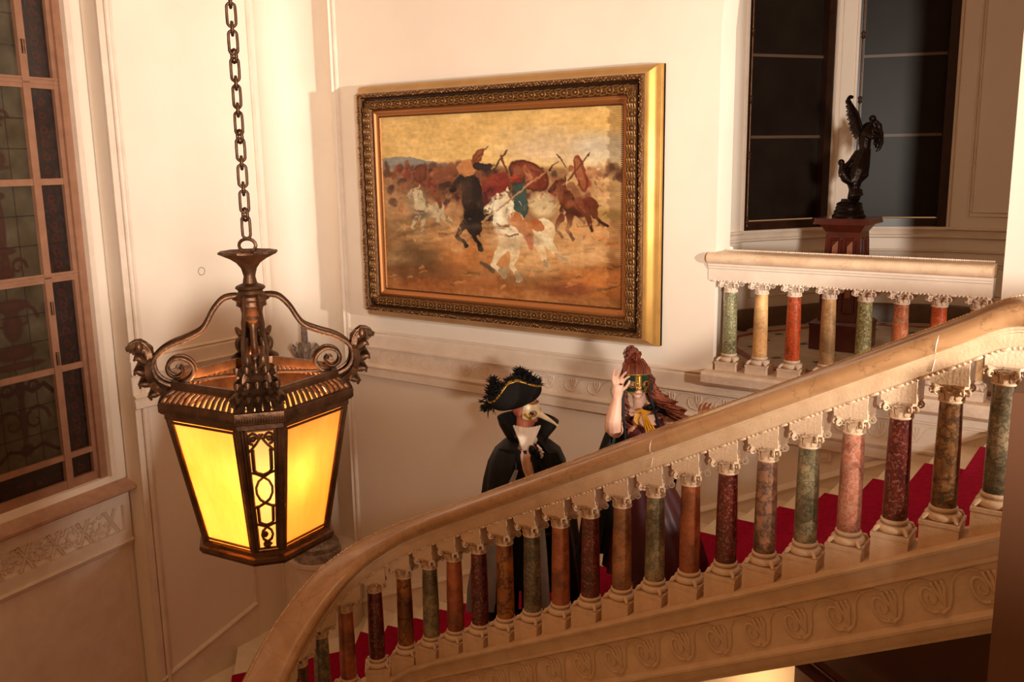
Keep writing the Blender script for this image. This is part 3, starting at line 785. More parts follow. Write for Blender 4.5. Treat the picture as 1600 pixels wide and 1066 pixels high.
# ---- column parts, shared by both balustrades (local, shaft top at z = 0)
def capital_mesh(mat):
    b = MB()
    b.lathe([(.046, -.004), (.053, -.002), (.055, .003), (.053, .008), (.047, .010), (.046, .02), (.047, .045), (.053, .062), (.060, .070), (.060, .074)], 20)
    # abacus with hollowed sides
    pl = []
    for q in range(4):
        a0 = math.pi / 4 + q * math.pi / 2; c = Vector((math.cos(a0), math.sin(a0))) * .094; t = Vector((-math.sin(a0), math.cos(a0)))
        pl += [c - t * .012, c + t * .012]
        m_ = a0 + math.pi / 4; pl.append(Vector((math.cos(m_), math.sin(m_))) * .056)
    b.prism([(p.x, p.y) for p in pl], .078, .086, axis='z'); b.prism([(p.x * 1.04, p.y * 1.04) for p in pl], .086, .094, axis='z')
    for q in range(4):
        a0 = math.pi / 4 + q * math.pi / 2; d = Vector((math.cos(a0), math.sin(a0), 0)); t = Vector((-d.y, d.x, 0))
        for sd in (-1, 1):
            dd = (d + t * sd * .16).normalized(); pts = []
            pts.append(dd * .045 + Vector((0, 0, .035))); pts.append(dd * .052 + Vector((0, 0, .058)))
            c = dd * .082 + Vector((0, 0, .058))
            for k in range(15):
                a = math.radians(130 - 38 * k); rr_ = .021 * (1 - k / 18); pts.append(c + dd * (rr_ * math.cos(a)) + Vector((0, 0, rr_ * math.sin(a))))
            b.tube(pts, [.005] * 2 + [.0062 - .0002 * k for k in range(15)], 6)
        # flower on each face
        f = Vector((math.cos(a0 + math.pi / 4), math.sin(a0 + math.pi / 4), 0)); b.ball(tuple(f * .058 + Vector((0, 0, .084))), .010, 8, 5)
        for s2 in (-1, 1):
            tt = Vector((-f.y, f.x, 0)); b.tube([f * .047 + tt * s2 * .004 + Vector((0, 0, .03)), f * .054 + tt * s2 * .012 + Vector((0, 0, .06)), f * .060 + tt * s2 * .022 + Vector((0, 0, .068)), f * .058 + tt * s2 * .014 + Vector((0, 0, .072))], .004, 5)
    for k in range(8):   # leaves, curling out at the tip
        a = k * math.pi / 4; d = Vector((math.cos(a), math.sin(a), 0)); t = Vector((-d.y, d.x, 0)); hgt = .052 if k % 2 == 0 else .04
        rows = []
        for i in range(6):
            s_ = i / 5; z = .008 + hgt * math.sin(s_ * 1.9) / math.sin(1.57); r = .048 + .004 * s_ + .022 * s_ ** 3; wd = .016 * math.sin(.5 + 2.4 * s_) + .002 * (i % 2)
            rows.append([d * (r - .003) - t * wd + Vector((0, 0, z)), d * (r + .003) + Vector((0, 0, z)), d * (r - .003) + t * wd + Vector((0, 0, z))])
        b.sheet(rows, th=.003)
    b.v = [(x * .92, y * .92, z * .84) for x, y, z in b.v]
    return mesh_of('capital', b, mat, smooth=45)
def shaft_mesh(mat, n=22):
    b = MB(); b.lathe([(.0485, -.445), (.050, -.43), (.0495, -.30), (.048, -.18), (.0455, -.06), (.0440, -.01), (.0440, .0)], n)
    return mesh_of('shaft', b, mat, smooth=50)
def base_mesh(mat, sl, extra=0):
    """attic base on its block; sl = slope of the block's foot"""
    b = MB()
    b.lathe([(.05, -.438), (.0545, -.441), (.0565, -.447), (.054, -.453), (.052, -.457), (.056, -.462), (.064, -.466), (.070, -.472), (.0715, -.480), (.069, -.488), (.062, -.4935), (.05, -.4935)], 24)
    for sx in (-1, 1):
        for sy in (-1, 1):
            b.tube([(sx * .045, sy * .045, -.468), (sx * .058, sy * .058, -.476), (sx * .066, sy * .066, -.488)], [.008, .011, .006], 6)
            b.ball((sx * .064, sy * .064, -.486), (.009, .009, .007), 7, 4)
    h = .0745
    for y0, y1, x0, x1, z0 in ((-h - .003, h + .003, -h - .003, h + .003, -.494),):
        b.box(x0, x1, y0, y1, -.510, z0)
    zb = -.592
    zl_, zr_ = (zb + extra - sl * h, zb + extra + sl * h)
    b.hexa([(-h, -h, zl_), (h, -h, zr_), (h, h, zr_), (-h, h, zl_), (-h, -h, -.508), (h, -h, -.508), (h, h, -.508), (-h, h, -.508)])
    return mesh_of('baluster', b, mat, smooth=40)
def impost_mesh(mat, sl):
    b = MB(); x = .068; y = .070; top = .152
    b.hexa([(-x, -y, .0785), (x, -y, .0785), (x, y, .0785), (-x, y, .0785), (-x - .0, -y - .008, top - sl * x), (x, -y - .008, top + sl * x), (x, y + .008, top + sl * x), (-x, y + .008, top - sl * x)])
    return mesh_of('impost_block', b, mat, smooth=0)
SL = .0938 / PITCH
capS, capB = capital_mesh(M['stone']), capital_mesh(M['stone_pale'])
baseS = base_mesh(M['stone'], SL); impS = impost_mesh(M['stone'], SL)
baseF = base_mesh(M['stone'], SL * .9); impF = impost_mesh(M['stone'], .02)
SH = {k: shaft_mesh(m) for k, m in PAL.items()}
seq = ['green_brown', 'green_brown', 'brown_gold', 'dark_red', 'pink', 'green_grey', 'brown_grey', 'dark_red', 'orange_pink', 'green_grey', 'tan', 'dark_red', 'orange_pink', 'green_brown', 'amber', 'dark_red', 'orange_pink', 'green_grey', 'amber', 'dark_red', 'orange_pink', 'green_grey', 'amber', 'pink', 'dark_red', 'tan']
LAB = {'green_brown': 'green and brown veined shaft', 'brown_gold': 'gold and brown mottled shaft', 'dark_red': 'dark red speckled shaft', 'pink': 'rose pink shaft', 'green_grey': 'grey green veined shaft',
       'brown_grey': 'brown and violet grey shaft', 'orange_pink': 'orange pink shaft', 'tan': 'warm tan shaft', 'amber': 'amber brown shaft with dark patches', 'olive': 'olive green flecked shaft', 'sage': 'sage green flecked shaft',
       'honey': 'honey yellow shaft', 'coral': 'coral red shaft', 'sand': 'sand coloured shaft', 'salmon': 'salmon pink shaft'}
for i, kind in enumerate(seq):
    n = i - 1 + .0
    a = A1 + (n - 1) * PITCH; p, T = at_arc(a); z = lev(a); rz = math.atan2(-T.y, -T.x)
    if n == 0: z = -.879
    o = link('baluster', baseS, bal, p + Vector((0, 0, z)) - ORG[bal.name], (0, 0, rz))
    link('shaft', SH[kind], o, label=LAB[kind]); link('capital', capS, o); link('impost_block', impS if n >= 0 else impF, o)

# ---- the outer string with its running scrolls
STR = [(.115, -.588), (.125, -.596), (.122, -.610), (.108, -.616), (.092, -.622), (.092, -.678), (.100, -.684), (.102, -.700), (.086, -.708), (.080, -.716), (.080, -.912), (.092, -.920), (.104, -.930), (.104, -.944),
       (.090, -.952), (.088, -.99), (.080, -1.0), (.075, -1.02), (-.10, -1.02), (-.10, -.588)]
lin = lambda a: -.973 - .0938 * max((a - A1) / PITCH, -2.2)
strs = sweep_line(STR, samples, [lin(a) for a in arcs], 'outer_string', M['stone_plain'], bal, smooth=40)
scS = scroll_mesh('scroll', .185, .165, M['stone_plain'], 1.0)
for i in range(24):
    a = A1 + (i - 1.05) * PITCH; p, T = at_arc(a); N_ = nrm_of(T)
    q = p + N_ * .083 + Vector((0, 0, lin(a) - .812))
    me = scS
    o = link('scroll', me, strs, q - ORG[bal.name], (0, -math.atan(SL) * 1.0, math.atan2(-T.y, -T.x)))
# stone joints in rail and string
for a_, d1, d2, z1, z2, nm in ((A1 + PITCH * .28, .088, .140, .15, .33, 'joint'), (A1 + PITCH * 6.85, .088, .140, .15, .33, 'joint')):
    b = MB(); p, T = at_arc(a_); N_ = nrm_of(T); z = lev(a_)
    pts = [p + N_ * o_ + T * (-.02 * (u_ - .24) * 8) + Vector((0, 0, z + u_)) for o_, u_ in ((.083, .155), (.083, .205), (.098, .23), (.129, .25), (.1375, .27), (.1375, .29), (.127, .307), (.104, .3195), (.05, .3275))]
    b.tube(pts, .0022, 5); part('joint', b, M['stone_pale'], bal)

# ================================================================== STEPS
def nosing(k):
    z = -1.77 - .1465 * k
    n = 2.89 + 1.513 * k; a = A1 + (n - 1) * PITCH
    p, T = at_arc(a); I = Vector((p.x, p.y, 0)) - nrm_of(T) * .06
    if k <= 9: I = Vector((-1 - .28 * k, 4.0, 0)); O = Vector((-1 - .28 * k, YB, 0))
    else:
        O = {10: (-3.81, YB), 11: (-4.10, YB), 12: (-4.39, YB), 13: (-4.68, YB), 14: (-4.97, YB), 15: (-5.29, YB), 16: (-5.64, YB), 17: (-6.02, YB), 18: (XA, 5.03), 19: (XA, 4.52), 20: (XA, 3.95), 21: (XA, 3.3), 22: (XA, 2.5), 23: (XA, 1.7)}[k]
        O = Vector((*O, 0))
    return I, O, z
stair = thing('staircase', 'white marble staircase climbing along the cream wall behind the balustrade', 'staircase', (-3.5, 5.0, -3.2))
runner = MB()
prev = None
for k in range(-2, 23):
    I, O, z = nosing(k)
    if k > -2: Ip, Op, zp = nosing(k - 1)
    else: Ip, Op = I + Vector((.28, 0, 0)), O + Vector((.28, 0, 0))
    if k == -2: prev = 1; Ik2, Ok2 = I, O; continue
    poly = [I, O]
    if k == 18: poly += [Vector((XA, 5.61, 0)), Vector((XC, YB, 0))]
    poly += [Op, Ip]
    fwd = ((I + O) / 2 - (Ip + Op) / 2).normalized() * .02
    pl = [(q.x + (fwd.x if j < 2 else 0), q.y + (fwd.y if j < 2 else 0)) for j, q in enumerate(poly)]
    b = MB(); b.prism(pl, z - .032, z, axis='z')
    pl2 = [(q.x, q.y) for q in poly]
    b.prism(pl2, z - .26, z - .03, axis='z')
    part('step', b, M['tread'], stair, smooth=30)
    # carpet runner over this step
    ti, to = (.035, .745) if k < 10 else (.035, min(.745 + .042 * (k - 10), .89))
    def lr(A, B_, t): return A.lerp(B_, t)
    n0, n1 = lr(I, O, ti) + fwd, lr(I, O, to) + fwd; m0, m1 = lr(Ip, Op, ti), lr(Ip, Op, to)
    up = Vector((0, 0, 1)); T_ = .012
    for q in (runner,):
        q.prism([(n0.x, n0.y), (n1.x, n1.y), (m1.x, m1.y), (m0.x, m0.y)], z + .0005, z + T_, axis='z')
        e0, e1 = n0 + fwd * .6, n1 + fwd * .6
        q.prism([(n0.x, n0.y), (n1.x, n1.y), (e1.x, e1.y), (e0.x, e0.y)], z - .146, z + T_, axis='z')
b = MB(); b.prism([(-.46, 4.07), (-.46, 5.55), (2.0, 5.55), (2.0, 4.07)], ZF + .0005, ZF + .012, axis='z')
runner.v += []; runner.add(b.v, b.f)
solo('stair_carpet', runner, M['carpet'], 'crimson stair carpet running down the white marble steps', 'carpet', origin=(-3.0, 4.9, -3.0), smooth=30)
# sloping underside of the flight
b = MB()
top = [(x, -1.985 + .507 * (x + .65)) for x in (-.3, -3.45)]
b.prism([(-.3, top[0][1] + .19), (-.3, top[0][1]), (-3.45, top[1][1]), (-3.45, top[1][1] + .19)], 3.99, YB)
part('soffit', b, M['plaster'], stair)

# ================================================================== BALCONY BALUSTRADE
bb = thing('balcony_balustrade', 'level marble balustrade with coloured columns closing the arched bay', 'balustrade', (-1.67, 6.15, ZF))
ZT = -.932; YC = 6.165
def pr(prof, sc=.9, lift=0): return [(a * .85, c * sc + lift) for a, c in prof]
pathb = [Vector((-.83, YC, ZT)), Vector((-2.62, YC, ZT))]; nb_ = [Vector((0, -1, 0))] * 2
b = MB(); b.sweep(pathb, nb_, pr(roll, .86)); part('handrail', b, M['rail_pale'], bb, smooth=50)
b = MB(); b.sweep(pathb, nb_, [(a * .85, .080 + (c - .15) / .0825 * .121) for a, c in fasc]); part('rail_fascia', b, M['trim'], bb, smooth=40)
fb = lambda off, up: (lambda s: (Vector((-2.6 + s, YC - off, ZT + up)), Vector((1, 0, 0)), None))
bead_row(bb, 'bead_moulding', M['stone_pale'], fb(.068, .079), 1.75, .11, .042, .0065)
bead_row(bb, 'bead_moulding', M['stone_pale'], fb(-.075, .283), 1.75, .045, .015, .0055)
baseB = base_mesh(M['stone_pale'], 0, .035)
for x, kind in zip([-2.478, -2.256, -2.028, -1.796, -1.566, -1.345, -1.123, -.903], ['sage', 'honey', 'coral', 'sand', 'olive', 'salmon', 'coral', 'sand']):
    o = link('baluster', baseB, bb, Vector((x, YC, ZT)) - ORG[bb.name])
    link('shaft', SH[kind], o, label=LAB[kind]); link('capital', capB, o)
b = MB(); b.prism([(YB - .10, ZF - .02), (YB - .10, ZF - .075), (YB - .05, ZF - .11), (YB + .01, ZF - .12), (YC + .12, ZF - .12), (YC + .12, ZF), (YB - .085, ZF)], -2.62, 1.2, axis='x')
part('plinth', b, M['stone_pale'], bb)
# ================================================================== LANTERN
def proj(P):
    c = R @ np.array(tuple(P), float); return 800 + FPX * c[0] / c[2], 533 + FPX * c[1] / c[2]
LX, LY = -2.509, 2.030
a0 = math.atan2(-LY, -LX)
def zsolve(R_, y, ang=a0):
    lo, hi = -4., 2.
    for _ in range(40):
        m_ = (lo + hi) / 2
        if proj((LX + R_ * math.cos(ang), LY + R_ * math.sin(ang), m_))[1] > y: lo = m_
        else: hi = m_
    return (lo + hi) / 2
def V3(r, ang, z): return Vector((LX + r * math.cos(ang), LY + r * math.sin(ang), z))
lan = thing('hanging_lantern', 'large glowing brass lantern with amber glass hanging on a long chain', 'lantern', (LX, LY, -1.3))
def octa(R_, c, z):
    out = []
    for k in range(4):
        a = a0 + k * math.pi / 2; d = Vector((math.cos(a), math.sin(a), 0)); t = Vector((-d.y, d.x, 0))
        out += [Vector((LX, LY, z)) + d * R_ - t * c / 2, Vector((LX, LY, z)) + d * R_ + t * c / 2]
    return out
def octstack(b, levels, close=True):
    vs = []; fs = []
    for R_, c, z in levels: vs += octa(R_, c, z)
    n = len(levels)
    for i in range(n if close else n - 1):
        j = (i + 1) % n
        for k in range(8): q = (k + 1) % 8; fs.append((i * 8 + k, i * 8 + q, j * 8 + q, j * 8 + k))
    b.add(vs, fs)
zGT = zsolve(.285, 671); zGB = zsolve(.205, 861); zFL = zsolve(.312, 650); zB2 = zsolve(.215, 884); zCT = zsolve(.262, 618)
RT, CT, RB, CB = .288, .138, .205, .092
# crown cornice
b = MB()
octstack(b, [(.292, .140, zGT), (.300, .142, zGT + .004), (.300, .142, zGT + .018), (.312, .146, zGT + .024), (.318, .150, zFL), (.316, .150, zFL + .010), (.300, .144, zFL + .012), (.296, .142, zFL + .004), (.278, .132, zGT + .02), (.276, .130, zGT)])
octstack(b, [(.262, .128, zCT - .012), (.270, .130, zCT - .006), (.272, .130, zCT + .010), (.264, .128, zCT + .020), (.252, .122, zCT + .020), (.248, .120, zCT - .004), (.252, .122, zCT - .012)])
part('cornice', b, M['brass'], lan)
b = MB()     # pierced sloping gallery between the two rings
lo_, hi_ = octa(.305, .146, zFL + .010), octa(.266, .129, zCT - .008)
for k in range(8):
    q = (k + 1) % 8; A0, A1_, B0, B1 = lo_[k], lo_[q], hi_[k], hi_[q]; Ln = (A1_ - A0).length; n = max(3, int(Ln / .0235))
    for i in range(n + 1):
        t = i / n; t2 = min(1, max(0, t + .02))
        b.tube([A0.lerp(A1_, t), (A0.lerp(A1_, t).lerp(B0.lerp(B1, t2), .5)) + Vector((0, 0, .006)), B0.lerp(B1, t2)], .0062, 6)
part('pierced_gallery', b, M['brass'], lan, kind='stuff')
b = MB()     # fine teeth under the edge
for k in range(8):
    e = octa(.315, .147, zGT + .028); A0, A1_ = e[k], e[(k + 1) % 8]; n = int((A1_ - A0).length / .008)
    for i in range(n): p = A0.lerp(A1_, (i + .5) / n); b.box(p.x - .002, p.x + .002, p.y - .002, p.y + .002, p.z, zFL - .004)
part('dentils', b, M['brass'], lan, kind='stuff', fix=False)
# base frame
b = MB()
octstack(b, [(.205, .094, zGB + .004), (.214, .098, zGB), (.216, .100, zGB - .012), (.226, .104, zGB - .018), (.228, .105, zGB - .030), (.218, .10, zB2 + .004), (.205, .094, zB2), (.178, .08, zB2), (.178, .08, zB2 + .01), (.19, .086, zGB)])
part('base_frame', b, M['brass'], lan)
b = MB()
for k in (1, 3, 5, 7):
    e = octa(.172, .078, zB2 + .004); b.tube([e[k], e[(k + 4) % 8]], .005, 6)
b.lathe([(.004, -.05), (.014, -.035), (.018, -.02), (.01, -.005), (.02, .0), (.02, .006)], 12, (LX - .06, LY - .03, zB2 + .004))
octstack(b, [(.19, .086, zB2 + .004), (.19, .086, zB2 + .010), (.001, .001, zB2 + .010), (.001, .001, zB2 + .004)])  # solid tray added to keep lantern light from falling through the bottom
part('blocking_base_tray', b, M['brass'], lan)
# corner bars and panes
T8, B8 = octa(RT, CT, zGT + .004), octa(RB, CB, zGB)
b = MB()
for k in range(8):
    b.tube([T8[k], B8[k]], .0095, 8); d = (T8[k] - Vector((LX, LY, T8[k].z))).normalized()
    for s_ in (-1, 1):
        q = T8[(k + s_) % 8] - T8[k]; q.normalize(); b.tube([T8[k] + q * .012, B8[k] + q * .010], .006, 6)
part('corner_bars', b, M['brass'], lan)
def gmat(name, base, seed, trans=.25):
    m, nt, bb = new_mat(name); out = nt.nodes['Material Output']; nt.nodes.remove(bb)
    n = tex(nt, 'ShaderNodeTexNoise', 5, Detail=5, Roughness=.6); nt.links.new(coord(nt, loc=(seed, 0, 0), scale=(2.2, 2.2, .9)), n.inputs['Vector'])
    c = ramp(nt, n.outputs['Fac'], [(.3, base[0]), (.7, base[1])])
    tl = nt.nodes.new('ShaderNodeBsdfTranslucent'); nt.links.new(c, tl.inputs[0])
    df = nt.nodes.new('ShaderNodeBsdfDiffuse'); nt.links.new(c, df.inputs[0])
    gl = nt.nodes.new('ShaderNodeBsdfGlossy'); gl.inputs[0].default_value = (1, 1, 1, 1); gl.inputs['Roughness'].default_value = .3
    mx = nt.nodes.new('ShaderNodeMixShader'); mx.inputs[0].default_value = .22; nt.links.new(tl.outputs[0], mx.inputs[1]); nt.links.new(df.outputs[0], mx.inputs[2])
    rf_ = nt.nodes.new('ShaderNodeBsdfRefraction'); rf_.inputs['IOR'].default_value = 1.04; rf_.inputs['Roughness'].default_value = .75; nt.links.new(c, rf_.inputs[0])
    m3 = nt.nodes.new('ShaderNodeMixShader'); m3.inputs[0].default_value = trans; nt.links.new(mx.outputs[0], m3.inputs[1]); nt.links.new(rf_.outputs[0], m3.inputs[2])
    m2 = nt.nodes.new('ShaderNodeMixShader'); m2.inputs[0].default_value = .04; nt.links.new(m3.outputs[0], m2.inputs[1]); nt.links.new(gl.outputs[0], m2.inputs[2])
    nt.links.new(m2.outputs[0], out.inputs[0]); return m
g1 = gmat('amber frosted glass', (rgb(244, 200, 132), rgb(252, 220, 160)), 2.0); g2 = gmat('pale frosted glass', (rgb(255, 232, 186), rgb(255, 240, 208)), 5.0)
ctr = Vector((LX, LY, 0))
for k in range(8):
    q = (k + 1) % 8; big = k % 2 == 1
    A, B_, C_, D_ = T8[k], T8[q], B8[q], B8[k]
    mid_ = (A + B_ + C_ + D_) / 4; nn = (B_ - A).cross(D_ - A).normalized()
    if nn.dot(mid_ - Vector((LX, LY, mid_.z))) < 0: nn = -nn
    off = -nn * (.004 if big else .016)
    u = (B_ - A).normalized() * .006
    pts = [A + u + off, B_ - u + off, C_ - u + off, D_ + u + off]
    b = MB(); vs = pts + [p - nn * .0025 for p in pts]
    b.hexa([vs[0], vs[1], vs[2], vs[3], vs[4], vs[5], vs[6], vs[7]])
    part('glass_pane', b, g1 if big else g2, lan, smooth=0)
    if big:   # narrow inner bead of each glazed side
        b = MB(); i_ = (.012, .010)
        def L(a_, c_): b.tube([a_, c_], .0045, 6)
        m0 = [A + u * 2.6 - Vector((0, 0, .012)), B_ - u * 2.6 - Vector((0, 0, .012)), C_ - u * 2.2 + Vector((0, 0, .012)), D_ + u * 2.2 + Vector((0, 0, .012))]
        for j in range(4): L(m0[j] + nn * .001, m0[(j + 1) % 4] + nn * .001)
        part('glazing_bead', b, M['brass'], lan)
    else:     # fretwork on the narrow corner sides
        b = MB()
        def F(x, v): # x in -1..1, v 0 top..1 bottom
            l = A.lerp(D_, v); r = B_.lerp(C_, v); return l.lerp(r, .5 + x * .30) - nn * .004
        def rib(pts, r=.0056): b.tube([F(*p) for p in pts], r, 6, flat=(.8, 1))
        rib([(-1.12, .02), (-1.12, .98)], .007); rib([(1.12, .02), (1.12, .98)], .007); rib([(-1.1, .02), (1.1, .02)]); rib([(-1.1, .98), (1.1, .98)])
        for s_ in (-1, 1):
            rib([(s_ * x, v) for x, v in ((-.15, .05), (.15, .09), (.45, .13), (.85, .17), (1.1, .19))])
            rib([(s_ * (.62 + .34 * math.cos(t_)), .085 + .042 * math.sin(t_)) for t_ in [math.pi * (1 + i / 6) for i in range(10)]])
            b.ball(tuple(F(s_ * .62, .085)), .010, 8, 6)
            rib([(s_ * .72, .17), (s_ * .74, .33), (s_ * .55, .355), (.0, .375)], .007)
            rib([(s_ * x, v) for x, v in ((1.1, .345), (.6, .36), (.0, .39), (-.45, .42), (-.72, .47), (-.72, .52), (-.45, .57), (0, .60), (.6, .625), (1.1, .63))])
            rib([(s_ * .72, .63), (s_ * .70, .755), (s_ * .4, .775), (0, .785)], .006)
            rib([(s_ * x, v) for x, v in ((1.1, .77), (.5, .785), (0, .80), (-.45, .83), (-.6, .865), (-.45, .90), (0, .925), (.4, .945), (.15, .965), (-.1, .95))])
        b.ball(tuple(F(-.25, .86)), .011, 8, 6); b.ball(tuple(F(-.2, .945)), .011, 8, 6)
        part('fretwork', b, M['brass'], lan)
# scroll arms with acanthus leaves
AY = [(20, 464), (30, 464), (42, 468), (56, 483), (66, 500), (76, 512), (98, 522), (118, 529), (134, 538), (145, 550), (147, 565), (140, 580), (124, 589), (108, 588), (95, 580), (89, 568), (94, 557), (106, 550), (119, 552), (127, 561), (126, 572), (117, 578), (108, 575), (105, 567), (109, 562)]
K = .00222
zref = zsolve(0, 540, 0)
def zy(y): return zref - (y - 540) * .00228
for k in range(4):
    a = a0 + k * math.pi / 2; d = Vector((math.cos(a), math.sin(a), 0)); t = Vector((-d.y, d.x, 0))
    b = MB()
    for s_ in (-1, 1):
        pts = []
        for i, (r, y) in enumerate(AY):
            o_ = .018 + .018 * min(1, i / 6) - (.020 * max(0, (i - 9)) / 15); pts.append(Vector((LX, LY, zy(y))) + d * (r * K) + t * (s_ * o_))
        sp = spline(pts, .008); nS = len(sp)
        b.tube(sp, [.0085 if i < nS * .6 else .0085 - .003 * (i / nS - .6) / .4 for i in range(nS)], 7, flat=(1, .7))
    c_ = Vector((LX, LY, zy(567))) + d * (113 * K); b.tube([c_ - t * .034, c_ + t * .034], .010, 8)
    arm = part('scroll_arm', b, M['brass'], lan, smooth=60)
    b = MB()
    # lobed blade hugging the outside of the scroll, its tip curled outwards at the top
    base = [(88, 600), (112, 605), (136, 597), (150, 582), (156, 564), (155, 547), (158, 535), (166, 529), (173, 534), (172, 542)]
    sp = spline([Vector((LX, LY, zy(y))) + d * (r * K) for r, y in base], .007); nS = len(sp); P_ = []
    for i, p in enumerate(sp):
        u_ = i / (nS - 1); tg = (sp[min(i + 1, nS - 1)] - sp[max(i - 1, 0)]).normalized(); ou = t.cross(tg).normalized()
        if ou.dot(d) < 0 and u_ < .75: ou = -ou
        lob = abs(math.sin(math.pi * 5 * u_)) ** .6
        W_ = (.030 + .058 * math.sin(math.pi * min(1, u_ * 1.15)) ** .8) * (.68 + .32 * lob) * (1 if u_ < .82 else 1 - (u_ - .82) * 2.2)
        row = []
        for j in range(-7, 8):
            x_ = j / 7; row.append(p + t * (W_ * x_) + ou * (.010 * math.cos(j * 1.7) - .030 * x_ * x_ + .022 * abs(x_) ** 5) - tg * (abs(x_) * .03 * (1 - lob * .6)))
        P_.append(row)
    b.sheet(P_, th=.006); b.tube(sp, [.011 * (1 - .5 * i / nS) for i in range(nS)], 7)
    for i in range(6, nS - 8, 5):
        p = sp[i]; tg = (sp[i + 1] - sp[i - 1]).normalized(); ou = t.cross(tg).normalized()
        if ou.dot(d) < 0: ou = -ou
        for x_ in (-.046, -.022, 0, .022, .046): b.tube([p + t * x_, p + t * x_ * 1.15 + ou * .016 + tg * .010, p + t * x_ * 1.3 + ou * .030 + tg * .018, p + t * x_ * 1.3 + ou * .034 + tg * .006], [.011, .012, .009, .004], 6)
    b.ball(tuple(sp[-8]), (.030, .030, .022), 12, 8)
    for q_ in (-.022, 0, .022): b.ball(tuple(sp[-6] + t * q_), (.014, .014, .022), 8, 6)
    part('acanthus_leaf', b, M['brass'], lan, smooth=60)
# hub, dish, ring
b = MB()
dish = [(.010, zy(398)), (.038, zy(405)), (.070, zy(403)), (.092, zy(399)), (.094, zy(402)), (.06, zy(410)), (.04, zy(416)), (.026, zy(424)), (.019, zy(436)), (.024, zy(446)), (.046, zy(450)), (.050, zy(453)), (.040, zy(457)), (.044, zy(461)), (.060, zy(465)), (.062, zy(469)), (.048, zy(473)), (.050, zy(479)), (.038, zy(482)), (.034, zy(490)), (.022, zy(496)), (.026, zy(500)), (.012, zy(506)), (.010, zy(540))]
b.lathe(dish, 36, (LX, LY, 0), wob=lambda a, r, z: 1 + (.05 * math.cos(12 * a) if r > .065 else 0))
part('hub', b, M['brass'], lan)
b = MB(); b.tube([(LX + .028 * math.cos(q * math.pi / 8) * math.cos(.6), LY + .028 * math.cos(q * math.pi / 8) * math.sin(.6), zy(391) + .022 * math.sin(q * math.pi / 8)) for q in range(16)], .006, 6, closed=True)
part('ring', b, M['brass'], lan)
b = MB()
e = octa(.255, .124, zCT + .004)
for k in (0, 2, 4, 6): b.tube([(e[k] + e[k + 1]) / 2, Vector((LX, LY, zCT + .02))], .006, 6)
b.lathe([(.012, zCT + .12), (.014, zCT), (.026, zCT - .02), (.026, zCT - .05), (.016, zCT - .06)], 14, (LX, LY, 0)); b.tube([(LX, LY, zy(530)), (LX, LY, zCT + .1)], .009, 8)
part('stem', b, M['brass'], lan)
m, nt, bb = new_mat('lit bulb'); bb.inputs['Emission Color'].default_value = (1, .82, .5, 1); bb.inputs['Emission Strength'].default_value = 60; M['bulb'] = m
zb_ = (zGT + zGB) / 2 + .07
rt = Vector((R[0][0], R[0][1], 0)).normalized(); BP = Vector((LX, LY, zb_)) + rt * .055 + Vector((math.cos(a0), math.sin(a0), 0)) * .10
b = MB(); b.lathe([(.012, .05), (.014, .03), (.028, .005), (.032, -.02), (.024, -.042), (.008, -.05)], 16, tuple(BP)); part('bulb', b, M['bulb'], lan)
b = MB(); b.tube([tuple(BP + Vector((0, 0, .05))), tuple(BP + Vector((-.02, 0, .12))), (LX, LY, zCT - .05)], .009, 8); part('bulb_holder', b, M['brass'], lan)
pl_ = bpy.data.lights.new('lantern_light', 'POINT'); pl_.energy = 110; pl_.color = (1, .55, .27); pl_.shadow_soft_size = .03
po = bpy.data.objects.new('lantern_light', pl_); COL.objects.link(po); po.location = (BP + Vector((0, 0, -.075))) * U
po.parent = None
# chain
def link_mesh(name, L_, w_, r):
    b = MB(); pts = []
    for i in range(20):
        a = 2 * math.pi * i / 20; pts.append((w_ * math.cos(a), 0, (L_ - w_) * (1 if math.sin(a) > 0 else -1) * (1 if abs(math.sin(a)) > 1e-6 else 0) + w_ * math.sin(a)))
    b.tube(pts, r, 7, closed=True); return mesh_of(name, b, M['brass'], smooth=60)
LL, LR = link_mesh('chain_link', .036, .0135, .0048), link_mesh('chain_link', .020, .0145, .0052)
z = zy(391) + .030; i = 0
ang = math.atan2(R[0][1], R[0][0])
while z < 1.15:
    link('chain_link', LL, lan, Vector((LX, LY, z + .030)) - ORG[lan.name], (0, 0, ang + .25 * math.sin(i)))
    link('chain_link', LR, lan, Vector((LX, LY, z + .072)) - ORG[lan.name], (0, 0, ang + math.pi / 2 + .5 + .3 * math.cos(i * 2.1)))
    z += .084; i += 1

# ================================================================== PAINTING IN ITS FRAME
FX0, FX1, FZ0, FZ1 = -5.82, -2.965, -1.355, .635
pic = thing('framed_painting', 'huge oil painting of charging horsemen in a deep carved gilt frame', 'painting', ((FX0 + FX1) / 2, 6.08, FZ0))
def rect_rings(b, prof):
    vs = []; fs = []
    for t, y in prof: vs += [(FX0 + t, y, FZ0 + t), (FX1 - t, y, FZ0 + t), (FX1 - t, y, FZ1 - t), (FX0 + t, y, FZ1 - t)]
    for i in range(len(prof) - 1):
        for k in range(4): q = (k + 1) % 4; fs.append((i * 4 + k, i * 4 + q, (i + 1) * 4 + q, (i + 1) * 4 + k))
    b.add(vs, fs)
def fr(name, prof, mat, lab=None):
    b = MB(); rect_rings(b, prof + [(prof[-1][0], 6.06), (prof[0][0], 6.06), prof[0]]); return part(name, b, mat, pic, lab, smooth=40)
fr('outer_moulding', [(0, 6.085), (0, 6.045), (.008, 6.035), (.004, 6.02), (.012, 6.0), (.03, 5.975), (.052, 5.95), (.066, 5.925), (.074, 5.905)], M['gilt_smooth'], 'smooth gold outer side of the frame')
